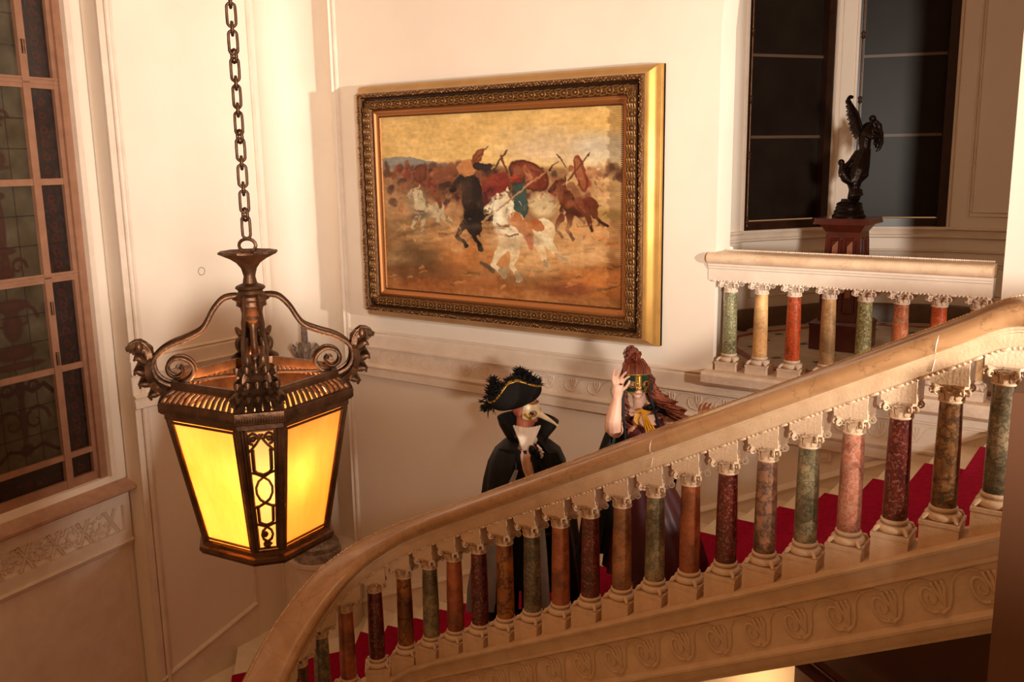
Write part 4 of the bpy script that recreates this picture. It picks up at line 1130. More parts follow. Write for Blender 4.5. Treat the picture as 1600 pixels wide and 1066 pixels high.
fr('beaded_edge', [(.070, 5.93), (.072, 5.905), (.080, 5.893), (.092, 5.888), (.106, 5.893), (.114, 5.91), (.116, 5.95)], M['gilt_dark'])
fr('groove', [(.112, 5.955), (.134, 5.955)], M['dark_frame'])
orn = fr('leaf_moulding', [(.130, 5.96), (.134, 5.93), (.146, 5.912), (.165, 5.903), (.188, 5.908), (.204, 5.925), (.210, 5.945)], M['gilt_dark'])
fr('inner_moulding', [(.206, 5.95), (.216, 5.945), (.222, 5.935), (.232, 5.932), (.242, 5.940), (.252, 5.955), (.262, 5.958), (.270, 5.968)], plain('copper toned gilding', rgb(176, 112, 62), .4, .6))
b = MB()
def leafmotif():
    b = MB()
    b.tube([(.030 * math.cos(q * math.pi / 7), .0, .026 * math.sin(q * math.pi / 7)) for q in range(14)], .0055, 5, closed=True)
    b.ball((0, -.003, 0), (.013, .010, .012), 7, 5)
    for s_ in (-1, 1):
        for k in range(4): b.tube([(s_ * .022 + .036 * s_ * 0, -.002, -.03 + .017 * k), (.034 * s_ + .010, -.007, -.024 + .019 * k), (.050 * s_ + .012 * s_ + .004, -.001, -.03 + .019 * k)], [.003, .0055, .003], 5)
    return mesh_of('leaf_motif', b, M['gilt'], smooth=60)
lm = leafmotif(); o_ = ORG[orn.name]
tc = .168
nX = 26; nZ = 17
for i in range(nX):
    x = FX0 + .2 + (FX1 - FX0 - .4) * (i + .5) / nX
    for z_, rr_ in ((FZ0 + tc, 0), (FZ1 - tc, math.pi)): link('leaf_motif', lm, orn, Vector((x, 5.905, z_)) - o_, (0, rr_, 0))
for i in range(nZ):
    z_ = FZ0 + .2 + (FZ1 - FZ0 - .4) * (i + .5) / nZ
    for x, rr_ in ((FX0 + tc, math.pi / 2), (FX1 - tc, -math.pi / 2)): link('leaf_motif', lm, orn, Vector((x, 5.905, z_)) - o_, (0, rr_, 0))
b = MB()
for i in range(150):
    x = FX0 + .275 + (FX1 - FX0 - .55) * i / 149
    for z_ in (FZ0 + .266, FZ1 - .266): b.box(x - .004, x + .004, 5.955, 5.966, z_ - .006, z_ + .006)
for i in range(98):
    z_ = FZ0 + .275 + (FZ1 - FZ0 - .55) * i / 97
    for x in (FX0 + .266, FX1 - .266): b.box(x - .006, x + .006, 5.955, 5.966, z_ - .004, z_ + .004)
part('bead_course', b, M['gilt_dark'], pic, kind='stuff', smooth=0, fix=False)
rg = random.Random(5); b = MB()     # granular grain of the raised outer edge
for side in range(4):
    n = 260 if side < 2 else 180
    for i in range(n):
        t = i / n; tt = .092 + rg.uniform(-.014, .014); rr_ = rg.uniform(.004, .0075)
        if side == 0: c = (FX0 + .08 + (FX1 - FX0 - .16) * t, 5.888, FZ0 + tt)
        elif side == 1: c = (FX0 + .08 + (FX1 - FX0 - .16) * t, 5.888, FZ1 - tt)
        elif side == 2: c = (FX0 + tt, 5.888, FZ0 + .08 + (FZ1 - FZ0 - .16) * t)
        else: c = (FX1 - tt, 5.888, FZ0 + .08 + (FZ1 - FZ0 - .16) * t)
        b.ball(c, rr_, 5, 4)
part('grained_edge', b, M['gilt'], pic, kind='stuff', smooth=60, fix=False)

# the picture itself
cx0, cx1, cz0, cz1 = FX0 + .262, FX1 - .262, FZ0 + .262, FZ1 - .262
NH, NW = 300, 470
uu, vv = np.meshgrid(np.linspace(0, 1, NW), np.linspace(0, 1, NH))
Wd = np.stack([cx0 + (cx1 - cx0) * uu, np.full(uu.shape, 5.975), cz1 + (cz0 - cz1) * vv], -1)
Cc = Wd @ R.T
# picture coordinates (drawn at 4 units per photograph pixel, origin near the picture's upper left)
PX_ = (800 + FPX * Cc[..., 0] / Cc[..., 2] - 580) * 4; PY_ = (533 + FPX * Cc[..., 1] / Cc[..., 2] - 220) * 4
n1 = fnoise((NH, NW), (5, 7), 1); n2 = fnoise((NH, NW), (12, 16), 2); n3 = fnoise((NH, NW), (30, 22), 3); n4 = fnoise((NH, NW), (50, 80), 4)
PX0, PY0 = PX_, PY_
PX_ = PX_ + (n3 - .5) * 22; PY_ = PY_ + (n4 - .5) * 20
p = Paint(PX_, PY_, (214, 172, 106))
g = np.clip((PY_ + 200) / 360, 0, 1)[..., None]; p.C = np.array((206, 166, 100.)) * (1 - g) + np.array((222, 184, 116.)) * g
p.C += ((n1 - .5) * 34)[..., None]
for e in ((1200, 40, 330, 110, (196, 178, 160), 8, .45), (1480, 40, 200, 90, (178, 176, 170), 0, .5), (1000, 70, 200, 50, (206, 178, 150), 0, .35), (1500, 130, 220, 60, (222, 202, 160), 0, .5)): p.ell(*e[:5], rot=e[5], a=e[6], soft=.9)
gr = np.clip((PY_ - 150) / 26, 0, 1)
base = np.array((170, 130, 86.)) * np.ones_like(p.C); tt = np.clip((PY_ - 400) / 500, 0, 1)[..., None]; base = base * (1 - tt) + np.array((160, 104, 58.)) * tt
base += ((n2 - .5) * 80)[..., None] * np.array((1, .85, .6)); p.C = p.C * (1 - gr[..., None]) + base * gr[..., None]
p.poly([(70, 112), (150, 100), (240, 102), (330, 122), (430, 138), (520, 140), (520, 175), (70, 180)], (118, 118, 118), .85)
for e in ((1480, 300, 260, 120, (212, 172, 116), .8), (1200, 420, 300, 130, (196, 156, 104), .7), (1380, 620, 260, 110, (196, 146, 92), .7), (1050, 730, 260, 90, (204, 152, 98), .7), (640, 720, 260, 90, (186, 116, 60), .6), (250, 740, 190, 110, (84, 62, 34), .75), (180, 560, 170, 70, (112, 84, 48), .6), (330, 830, 260, 60, (110, 66, 34), .6), (1500, 880, 260, 90, (190, 110, 50), .6), (1240, 930, 150, 40, (112, 56, 34), .7), (560, 900, 420, 50, (140, 78, 38), .6), (960, 860, 160, 60, (120, 84, 52), .5), (1480, 460, 120, 30, (150, 120, 60), .6)): p.ell(*e[:5], a=e[5], soft=.8)
rp = random.Random(11)
for i in range(70):      # far throng of riders
    x = rp.uniform(90, 560) if i < 44 else rp.uniform(1360, 1600); y = rp.uniform(150, 235); c = rp.choice([(110, 52, 34), (84, 50, 36), (150, 92, 60), (70, 44, 32), (170, 130, 96)])
    p.ell(x, y, rp.uniform(10, 26), rp.uniform(14, 38), c, rot=rp.uniform(-30, 30), a=.75 if i < 44 else .45, soft=.5)
for i in range(130):     # scrub and dust strokes
    x = rp.uniform(90, 1600); y = rp.uniform(500, 930); c = rp.choice([(120, 78, 42), (196, 150, 98), (92, 66, 36), (206, 128, 66), (150, 92, 50)])
    L_ = rp.uniform(20, 80); p.line([(x, y), (x + L_, y + rp.uniform(-14, 10))], rp.uniform(3, 9), c, .55)
for e in ((420, 260, 330, 90, (116, 72, 48), .8), (700, 300, 360, 110, (92, 54, 38), .75), (1100, 300, 330, 100, (128, 84, 56), .6), (560, 200, 260, 60, (120, 70, 46), .7), (880, 480, 380, 90, (132, 94, 62), .5)): p.ell(*e[:5], a=e[5], soft=.7)
for i in range(120):
    x = rp.uniform(120, 1360); y = rp.uniform(170, 420); p.ell(x, y, rp.uniform(8, 26), rp.uniform(10, 34), rp.choice([(64, 36, 28), (150, 84, 54), (98, 46, 34), (176, 128, 88), (48, 32, 30), (128, 40, 32)]), rot=rp.uniform(-50, 50), a=.6, soft=.5)
def horse(ox, oy, s_, col, dk, lt, flip=1, legs=0):
    def T(pts): return [(ox + flip * x * s_, oy + y * s_) for x, y in pts]
    p.ell(*T([(100, 30)])[0], 105 * s_, 62 * s_, col, rot=8 * flip); p.ell(*T([(190, 0)])[0], 70 * s_, 62 * s_, col, rot=0); p.ell(*T([(20, 40)])[0], 66 * s_, 74 * s_, col)
    p.poly(T([(-40, 40), (-50, -60), (-62, -150), (-30, -205), (30, -200), (60, -120), (80, -10), (20, 60)]), col)
    p.poly(T([(-20, -215), (-70, -190), (-120, -130), (-132, -108), (-120, -86), (-96, -92), (-60, -128), (-20, -140), (10, -180)]), col)
    p.ell(*T([(-118, -102)])[0], 15 * s_, 12 * s_, dk); p.poly(T([(-14, -212), (-2, -240), (14, -208)]), col)
    p.line(T([(10, -205), (45, -150), (70, -80), (80, -20)]), 13 * s_, dk, .8)
    p.line(T([(-62, -190), (-80, -120)]), 4 * s_, dk, .8); p.line(T([(-100, -120), (-40, -100), (30, -90)]), 3.5 * s_, dk, .7)
    p.ell(*T([(-58, -172)])[0], 7 * s_, 5 * s_, (30, 18, 12)); p.ell(*T([(30, 20)])[0], 40 * s_, 50 * s_, lt, a=.5, soft=.9); p.ell(*T([(-30, -90)])[0], 16 * s_, 60 * s_, lt, a=.45, soft=.9)
    for pts, wds in (([(0, 80), (-50, 130), (-80, 190), (-40, 220), (-20, 250)], (32, 22, 13, 12, 13)), ([(40, 90), (40, 140), (20, 195), (50, 235), (66, 268)], (32, 22, 13, 12, 15)),
                     ([(215, 40), (235, 90), (270, 130), (330, 165)], (34, 22, 13, 12)), ([(170, 60), (190, 120), (200, 170), (215, 200)], (30, 20, 13, 13))):
        p.line(T(pts), [q * s_ for q in wds], col); p.line(T(pts[-2:]), [wds[-1] * s_ * .9] * 2, dk, .7)
    p.line(T([(-40, 20), (10, 36), (60, 20)]), 6 * s_, (96, 50, 28), .8)
def rider(x, y, s_, cloth, skin=(150, 92, 60), leg=(120, 70, 44)):
    def T(pts): return [(x + a * s_, y + c * s_) for a, c in pts]
    p.poly(T([(-30, 60), (-36, -10), (-10, -40), (24, -36), (44, 20), (36, 80)]), cloth); p.ell(*T([(0, -62)])[0], 18 * s_, 22 * s_, skin)
    p.line(T([(0, 60), (40, 120), (66, 190)]), [30 * s_, 22 * s_, 14 * s_], leg)
horse(300, 420, .62, (186, 166, 130), (112, 92, 72), (214, 198, 162))
p.ell(305, 205, 42, 60, (96, 46, 30), rot=8); p.ell(305, 205, 30, 46, (112, 58, 36), rot=8, a=.7); rider(380, 260, .8, (112, 44, 32))
horse(1210, 400, .80, (92, 46, 26), (44, 22, 16), (132, 74, 46))
rider(1250, 230, .95, (188, 150, 104), leg=(140, 92, 60)); p.ell(1310, 205, 38, 118, (122, 56, 34), rot=-12); p.ell(1306, 205, 22, 100, (168, 112, 70), rot=-12, a=.6); p.line([(1230, 250), (1365, 80)], 5, (92, 52, 34)); p.poly([(1356, 92), (1372, 66), (1364, 100)], (60, 40, 30)); p.line([(1160, 88), (1215, 160)], 4, (92, 60, 44))
p.ell(1320, 400, 70, 50, (110, 52, 36), a=.7, soft=.5)
horse(620, 410, 1.0, (38, 26, 20), (18, 12, 10), (70, 52, 40))
p.poly([(560, 250), (640, 230), (700, 330), (690, 560), (640, 620), (580, 520)], (34, 22, 18)); p.ell(470, 270, 50, 24, (64, 36, 24), rot=8)
p.poly([(690, 240), (840, 190), (870, 250), (770, 420), (700, 440)], (120, 44, 36)); p.ell(600, 170, 64, 52, (182, 122, 74), rot=-20); p.ell(668, 96, 28, 62, (124, 64, 38), rot=38); p.ell(668, 96, 16, 46, (156, 92, 54), rot=38, a=.7)
p.ell(690, 165, 58, 26, (42, 30, 26), rot=10); p.ell(730, 160, 30, 12, (50, 36, 32), rot=-20)
p.line([(640, 130), (735, 35)], 4, (80, 50, 34)); p.line([(700, 290), (845, 60)], 6, (84, 50, 32)); p.line([(810, 90), (850, 200)], 6, (100, 60, 40)); p.ell(450, 220, 90, 40, (122, 70, 44), rot=-25, a=.8)
p.ell(985, 218, 138, 82, (74, 34, 24), rot=30); p.ell(985, 218, 124, 70, (112, 50, 34), rot=30); p.ell(985, 218, 60, 30, (136, 66, 44), rot=30, a=.7)
horse(850, 560, 1.15, (222, 206, 168), (120, 98, 76), (244, 234, 204))
p.poly([(770, 400), (880, 390), (880, 520), (760, 530)], (232, 220, 188), .9); p.line([(755, 545), (860, 530), (900, 500)], 8, (110, 56, 34))
p.ell(1070, 400, 78, 80, (212, 190, 146), a=.85, soft=.5)
p.ell(912, 190, 24, 32, (132, 80, 56)); p.line([(960, 170), (1000, 230), (940, 250)], [18, 16, 14], (164, 104, 70)); p.poly([(870, 240), (960, 220), (985, 420), (940, 510), (890, 420)], (56, 74, 66)); p.poly([(860, 232), (900, 215), (965, 228), (940, 262), (870, 262)], (170, 58, 34))
p.line([(900, 490), (970, 560), (1000, 640)], [44, 34, 22], (172, 108, 66)); p.line([(985, 600), (1002, 665)], [20, 16], (150, 36, 30)); p.ell(1030, 530, 50, 34, (170, 96, 54), rot=30)
p.line([(692, 508), (930, 320), (1165, 132)], 6, (170, 126, 86)); p.poly([(1100, 180), (1168, 128), (1110, 192)], (60, 42, 34))
p.line([(690, 760), (760, 820)], 12, (96, 76, 60)); p.ell(830, 815, 30, 18, (150, 130, 104))
for e in ((1000, 700, 150, 60, .5), (1300, 700, 150, 80, .5), (980, 800, 160, 50, .4), (1180, 560, 120, 60, .35)): p.ell(*e[:4], (214, 174, 122), a=e[4], soft=.9)
sh = ((300, 470, 70, 26, (80, 62, 50)), (250, 380, 20, 60, (150, 130, 104)), (640, 470, 70, 30, (14, 10, 9)), (600, 330, 30, 90, (74, 52, 40)), (560, 300, 26, 40, (88, 60, 42)), (700, 380, 26, 60, (60, 42, 34)), (870, 640, 120, 34, (150, 124, 94)), (800, 560, 30, 80, (250, 240, 214)),
      (780, 430, 24, 90, (246, 236, 208)), (850, 470, 22, 70, (176, 150, 118)), (1010, 610, 60, 24, (150, 122, 92)), (1250, 440, 70, 26, (50, 24, 16)), (1180, 330, 20, 60, (130, 76, 50)), (1240, 400, 40, 18, (140, 84, 56)), (985, 180, 90, 24, (142, 78, 52)), (930, 250, 60, 20, (60, 26, 20)), (760, 250, 60, 30, (150, 66, 46)), (740, 340, 30, 60, (84, 26, 24)))
for e in sh: p.ell(*e[:5], rot=rp.uniform(-30, 30), a=.6, soft=.8)
for i in range(260):     # short brush marks breaking up the flat shapes
    x = rp.uniform(150, 1480); y = rp.uniform(160, 620); ii = int(np.clip((y + 160) / 1230 * NH, 0, NH - 1)); jj = int(np.clip((x - 40) / 1600 * NW, 0, NW - 1)); c = p.C[ii, jj] * rp.choice([.62, .75, 1.18, 1.3])
    a_ = rp.uniform(0, 3.14); L_ = rp.uniform(8, 34); p.line([(x, y), (x + L_ * math.cos(a_), y + L_ * math.sin(a_))], rp.uniform(2, 6), np.clip(c, 8, 245), .5)
for i in range(60):      # rolling dust round the hooves
    x = rp.uniform(120, 1580); y = rp.uniform(520, 760); p.ell(x, y, rp.uniform(30, 90), rp.uniform(12, 34), rp.choice([(206, 160, 108), (190, 138, 86), (220, 182, 132)]), a=rp.uniform(.12, .32), soft=.9)
for pts in ([(120, 620), (260, 560), (420, 520)], [(430, 600), (560, 570)], [(160, 760), (240, 700), (300, 720)], [(380, 790), (520, 850)], [(1100, 880), (1300, 850)], [(100, 860), (330, 830), (520, 880)]): p.line(pts, 9, (112, 76, 46), .4)
bs_ = fnoise((NH, NW), (70, 30), 9)
p.C = p.C * (.88 + .20 * bs_[..., None])
p.C = np.clip(p.C * (.91 + .18 * n4[..., None]) + ((n3 - .5) * 26)[..., None], 8, 250)
m_cv = col_mat('varnished canvas', .42, .35, bs=26)
colour_sheet('canvas', lambda u, v: (cx0 + (cx1 - cx0) * u, 5.975, cz1 + (cz0 - cz1) * v), p.C, m_cv, pic, back=(0, .03, 0), label='painted canvas of galloping riders with shields and spears')

# ================================================================== STANDARD IN THE NICHE
q = at_z(496, 868, -3.66)
b = MB()
def zq(y):
    lo, hi = -5., 0.
    for _ in range(40):
        m_ = (lo + hi) / 2
        if proj((q.x, q.y, m_))[1] > y: lo = m_
        else: hi = m_
    return lo
b.lathe([(.225, -3.66), (.228, -3.60), (.222, -3.585), (.20, -3.575), (.205, -3.55), (.21, -3.53), (.195, -3.505), (.165, -3.495), (.15, -3.47), (.165, -3.45), (.165, -3.43), (.14, -3.41), (.115, -3.38), (.10, -3.30), (.125, -3.1), (.16, -2.9), (.165, -2.75), (.14, -2.6), (.08, -2.45), (.06, -2.40), (.09, -2.38), (.09, -2.35), (.055, -2.32), (.045, -2.2), (.05, -2.05)], 28, (q.x, q.y, 0))
std = thing('marble_standard', 'grey marble candelabrum standard on the rounded plinth in the corner niche', 'candelabrum', (q.x, q.y, -3.66))
part('column', b, M['greymarble'], std)
b = MB(); zc = zq(556)
for k in range(9):
    a = k * 2 * math.pi / 9; d = Vector((math.cos(a), math.sin(a), 0)); o = Vector((q.x, q.y, zc))
    b.tube([o + d * .03 - Vector((0, 0, .09)), o + d * .06 - Vector((0, 0, .02)), o + d * .10 + Vector((0, 0, .05)), o + d * .125 + Vector((0, 0, .085)), o + d * .13 + Vector((0, 0, .06))], [.022, .028, .026, .02, .012], 7)
    b.ball(tuple(o + d * .09 - Vector((0, 0, .02))), .022, 7, 5)
b.lathe([(.04, zc - .14), (.06, zc - .08), (.05, zc + .02), (.03, zc + .06)], 14, (q.x, q.y, 0)); part('leaf_capital', b, M['greymarble'], std, smooth=60)
b = MB(); b.lathe([(.034, zc + .03), (.03, zc + .08), (.028, zq(512) + .0), (.034, zq(510)), (.02, zq(508))], 14, (q.x, q.y, 0)); part('stem', b, M['greymarble'], std)

# small marks on the walls
b = MB(); c = at_x(315, 424, XA + .002); rr_ = .033
b.tube([(c.x, c.y + rr_ * math.cos(t), c.z + rr_ * math.sin(t)) for t in [k * math.pi / 9 for k in range(18)]], .0022, 5, closed=True)
struct('trim_12', b, plain('dark crack ring', rgb(120, 96, 78), .8))
c = at_y(1289, 711, YB - .01); b = MB(); b.box(c.x - .045, c.x + .045, YB - .02, YB, c.z - .04, c.z + .04); b.box(c.x - .02, c.x + .02, YB - .026, YB - .018, c.z - .02, c.z + .02)
solo('wall_plate', b, M['trim'], 'small cream socket plate low on the wall behind the balusters', 'socket', origin=(c.x, YB, c.z))

# ================================================================== PEDESTAL AND STATUE
PXc, PYc, PH = -2.03, 7.36, .175
zt = at_y(1335, 342, 7.2).z
ped = thing('wooden_pedestal', 'tapered polished mahogany pedestal standing in the bay behind the balcony', 'pedestal', (PXc, PYc, ZF))
b = MB()
def tb(h0, h1, z0, z1): b.hexa([(PXc - h0, PYc - h0, z0), (PXc + h0, PYc - h0, z0), (PXc + h0, PYc + h0, z0), (PXc - h0, PYc + h0, z0), (PXc - h1, PYc - h1, z1), (PXc + h1, PYc - h1, z1), (PXc + h1, PYc + h1, z1), (PXc - h1, PYc + h1, z1)])
tb(.20, .20, ZF + .004, ZF + .19); tb(.205, .205, ZF + .19, ZF + .205); tb(.205, .185, ZF + .205, ZF + .225); part('base', b, M['wood'], ped, smooth=0)
b = MB(); zk = zt - .10; tb(.155, .125, ZF + .22, zk); part('body', b, M['wood'], ped, smooth=0)
b = MB(); tb(.128, .17, zk - .005, zk + .055); tb(.205, .205, zk + .055, zk + .075); tb(.20, .20, zk + .075, zt); part('top', b, M['wood'], ped, smooth=0)
def face_pt(side, x, z):
    t = (z - ZF - .22) / (zk - ZF - .22); h = .155 + (.125 - .155) * t
    return (PXc + x * h, PYc - h, z) if side == 0 else (PXc + h, PYc + x * h, z)
for side in (0, 1):
    for xs in ((-.72, -.12), (.12, .72)) :
        b = MB()
        for (xa, za), (xb, zb2) in zip([(xs[0], ZF + .30), (xs[1], ZF + .30), (xs[1], zk - .06), (xs[0], zk - .06)], [(xs[1], ZF + .30), (xs[1], zk - .06), (xs[0], zk - .06), (xs[0], ZF + .30)]):
            b.tube([face_pt(side, xa, za), face_pt(side, xb, zb2)], .011, 6)
        part('panel_moulding', b, M['wood'], ped, smooth=30)
b = MB()
for i, xs in enumerate((-.42, .42)):
    v = [face_pt(0, xs - .09, zk - .11), face_pt(0, xs + .16, zk - .07), face_pt(0, xs + .16, zk - .5), face_pt(0, xs - .09, zk - .5)]
    b.hexa([Vector(a) + Vector((0, -.008 - .02 * (j in (0, 3)), 0)) for j, a in enumerate(v)] + [Vector(a) + Vector((0, .004, 0)) for a in v])
part('highlight_panel', b, plain('highlit varnished bevel', rgb(150, 92, 66), .12, coat=1), ped, smooth=0)  # paler slabs put the panel highlights into the colour

def remesh(name, b, mat, voxel, org, smooth_it=3):
    me = mesh_of('tmp', b, mat, org, smooth=0)
    o = bpy.data.objects.new('tmp', me); COL.objects.link(o)
    m_ = o.modifiers.new('r', 'REMESH'); m_.mode = 'VOXEL'; m_.voxel_size = voxel * U; m_.use_smooth_shade = True
    if smooth_it: s_ = o.modifiers.new('s', 'SMOOTH'); s_.iterations = smooth_it; s_.factor = .5
    dg = bpy.context.evaluated_depsgraph_get(); dg.update()
    out = bpy.data.meshes.new_from_object(o.evaluated_get(dg), depsgraph=dg); out.name = name
    bpy.data.objects.remove(o); bpy.data.meshes.remove(me)
    if not out.materials: out.materials.append(mat)
    out.polygons.foreach_set('use_smooth', [True] * len(out.polygons)); return out

st = thing('bronze_statue', 'dark bronze statue of a winged figure on the mahogany pedestal', 'statue', (PXc, PYc, zt))
Ds = float((R @ np.array((PXc, PYc, zt + .4)))[2])
fwd_c = Vector((R[2][0], R[2][1], 0)).normalized()
def SP(x, y, dep=0.0):
    """statue point from its outline sheet (units of the close-up), dep towards the viewer"""
    return at_depth(1280 + x / 4.84, 130 + y / 4.84, Ds) - fwd_c * dep
sk_ = Ds / FPX / 4.84
b = MB()
cc = SP(275, 980)
b.lathe([(122 * sk_, 0), (124 * sk_, .012), (108 * sk_, .03), (112 * sk_, .045), (98 * sk_, .06), (100 * sk_, .075), (92 * sk_, .085), (96 * sk_, .10), (84 * sk_, .112), (64 * sk_, .12), (58 * sk_, .14)], 28, (PXc - .0, PYc, zt))
part('base', b, M['bronze'], st)
dx_ = Vector((PXc, PYc, 0)) - Vector((cc.x, cc.y, 0))
_SP = SP
def SP(x, y, dep=0.0): return _SP(x, y, dep) + dx_ * .0
b = MB()
def tb_(pts, rs, n=9): b.tube([SP(*p) for p in pts], [r * sk_ for r in rs], n)
tb_([(275, 860), (265, 800), (262, 760)], [62, 40, 34])
tb_([(265, 800), (262, 740), (290, 660), (325, 570), (345, 500)], [40, 62, 72, 56, 40])
tb_([(345, 500), (345, 450), (352, 390), (372, 340)], [40, 46, 50, 24]); b.ball(tuple(SP(404, 268)), 28 * sk_, 12, 9)
tb_([(372, 340), (395, 300)], [20, 15])
for i in range(9):
    tb_([(345 + i * 4, 500, .02), (320 + i * 5, 600, .04), (250 + i * 12, 700, .045), (225 + i * 11, 770 - i * 3, .02)], [8, 11, 12, 6], 6)
tb_([(330, 370, .02), (370, 410, .09), (430, 410, .09), (440, 370, .06)], [26, 22, 16, 12])     # arm
tb_([(400, 350, 0), (440, 380, .05), (430, 440, .08), (380, 460, .08)], [24, 20, 16, 12])
tb_([(440, 330, 0), (462, 380, 0), (468, 450, 0), (450, 500, 0), (425, 520, 0)], [20, 26, 20, 14, 5])
tb_([(420, 280, 0), (450, 320, 0), (465, 400, 0)], [14, 26, 20])
tb_([(290, 520, 0), (240, 600, 0), (190, 640, 0), (185, 690, 0)], [22, 26, 22, 20])   # drapery to the child
b.ball(tuple(SP(160, 600, .02)), 26 * sk_, 10, 8)
tb_([(162, 620, .02), (165, 670, .02), (190, 720, .02), (235, 750, .02)], [18, 30, 34, 30]); tb_([(165, 660, .03), (145, 690, .03), (138, 710, .03)], [12, 10, 6]); tb_([(180, 640, .03), (215, 600, .03), (240, 590, .03)], [12, 10, 8])
tb_([(230, 850), (300, 850)], [46, 46]); tb_([(320, 830), (240, 830)], [30, 34])
me = remesh('body', b, M['bronze'], .0055, (PXc, PYc, zt), 2); o = link('body', me, st); 
def wing(name, root, tip, pts, dep):
    b = MB()
    for i, (x, y, L0, a) in enumerate(pts):
        e = (x + L0 * math.cos(math.radians(a)), y - L0 * math.sin(math.radians(a)))
        b.tube([SP(x, y, dep), SP((x + e[0]) / 2 + 4, (y + e[1]) / 2, dep + .012), SP(e[0], e[1], dep)], [9 * sk_, 13 * sk_, 3 * sk_], 7)
    return b
b = MB()
edge = [(330, 345), (318, 290), (300, 225), (272, 178), (250, 140), (238, 112), (246, 95), (263, 99)]
sp = spline([SP(x, y, -.03) for x, y in edge], .012); n = len(sp)
b.tube(sp, [14 * sk_ * (1 - .8 * i / n) for i in range(n)], 7)
for i in range(26):     # feathers hanging from the leading edge
    t = i / 25; p0 = sp[int(t * (n - 1))]; Lf = (75 + 70 * math.sin(math.pi * min(1, t * 1.1))) * (1 - .72 * t)
    d_ = SP(100 - 42 - 10 * t, 100 + 70 - 25 * t, 0) - SP(100, 100, 0); d_.normalize()
    b.tube([p0, p0 + d_ * Lf * sk_ * .5 + fwd_c * -.012, p0 + d_ * Lf * sk_ * (1 + .12 * (i % 2))], [9 * sk_, 13 * sk_, 5 * sk_], 6)
part('wing', b, M['bronze'], st, smooth=60)
b = MB()
sp = spline([SP(x, y, -.12) for x, y in [(370, 330), (410, 300), (446, 310), (464, 370), (462, 440)]], .012); n = len(sp)
b.tube(sp, [12 * sk_ * (1 - .7 * i / n) for i in range(n)], 7)
for i in range(14):
    p0 = sp[int(i / 13 * (n - 1))]; d_ = (SP(135, 200) - SP(100, 100)).normalized(); b.tube([p0, p0 + d_ * 50 * sk_, p0 + d_ * (90 - i * 3) * sk_], [6 * sk_, 9 * sk_, 3 * sk_], 6)
part('wing', b, M['bronze'], st, smooth=60)

# ================================================================== LOWER HALL
lm_ = bpy.data.lights.new('hall_lamp_light', 'POINT'); lm_.energy = 12; lm_.color = (1, .62, .27); lm_.shadow_soft_size = .05
lo = bpy.data.objects.new('hall_lamp_light', lm_); COL.objects.link(lo); lo.location = Vector((-2.15, 5.75, -3.78)) * U
b = MB(); A_, B_ = at_y(1243, 1030, 5.85), at_y(1330, 1100, 5.85); b.tube([A_, B_], .045, 4, flat=(1, 1.6)); b.tube([A_ + Vector((.10, 0, .05)), B_ + Vector((.10, 0, .05))], .03, 4)
solo('wooden_board', b, M['wood'], 'dark wooden board end just below the staircase at the bottom', 'board')
b = MB(); b.box(-1.86, 1.6, 6.0, 6.098, -5.6, -2.6); struct('wall_lower', b, M['dark_hall'])
# ================================================================== PEOPLE
RT = Vector((R[0][0], R[0][1], 0)).normalized(); FW = Vector((R[2][0], R[2][1], 0)).normalized(); UP = Vector((0, 0, 1))
M['skin_man'] = plain('flushed skin', rgb(214, 132, 104), .5, c2=rgb(196, 104, 80), sc=9)
M['skin'] = plain('fair skin', rgb(240, 196, 170), .45, c2=rgb(228, 172, 146), sc=7)
M['black_cloth'] = plain('black satin cloth', rgb(16, 14, 15), .5, c2=rgb(10, 9, 10), sc=6, spec=.2)
M['black_felt'] = plain('black felt', rgb(26, 20, 18), .8, bs=.3, bsc=120, spec=.2)
M['feather'] = plain('black feather', rgb(12, 11, 12), .7, spec=.3)
M['white_satin'] = plain('white satin', rgb(240, 222, 206), .4)
M['peach_satin'] = plain('pale peach satin', rgb(222, 180, 154), .3, c2=rgb(196, 144, 116), sc=9)
M['lining'] = plain('silver grey satin lining', rgb(168, 166, 172), .35, c2=rgb(142, 138, 146), sc=5)
M['gold_paint'] = plain('gold paint', rgb(206, 158, 66), .35, .6, c2=rgb(170, 118, 40), sc=40)
M['ivory'] = plain('ivory lacquer', rgb(238, 222, 192), .3, c2=rgb(222, 196, 150), sc=20)
M['maroon'] = plain('maroon satin', rgb(78, 12, 26), .4, c2=rgb(56, 6, 16), sc=7)
M['hair'] = plain('auburn hair', rgb(134, 60, 36), .4, c2=rgb(78, 28, 16), sc=30, spec=.6, bs=.5, bsc=90)
M['hair_highlight'] = plain('auburn hair highlights', rgb(160, 82, 48), .38, c2=rgb(112, 48, 26), sc=30, spec=.6)  # lighter copy of the hair, highlights of the curls put into the colour
M['green_mask'] = plain('dark green sequined velvet', rgb(8, 62, 52), .35, c2=rgb(4, 38, 32), sc=60)
M['yellow_cord'] = plain('yellow silk cord', rgb(214, 158, 28), .5, c2=rgb(186, 124, 12), sc=40)
M['shoe'] = plain('black leather', rgb(18, 14, 12), .3)

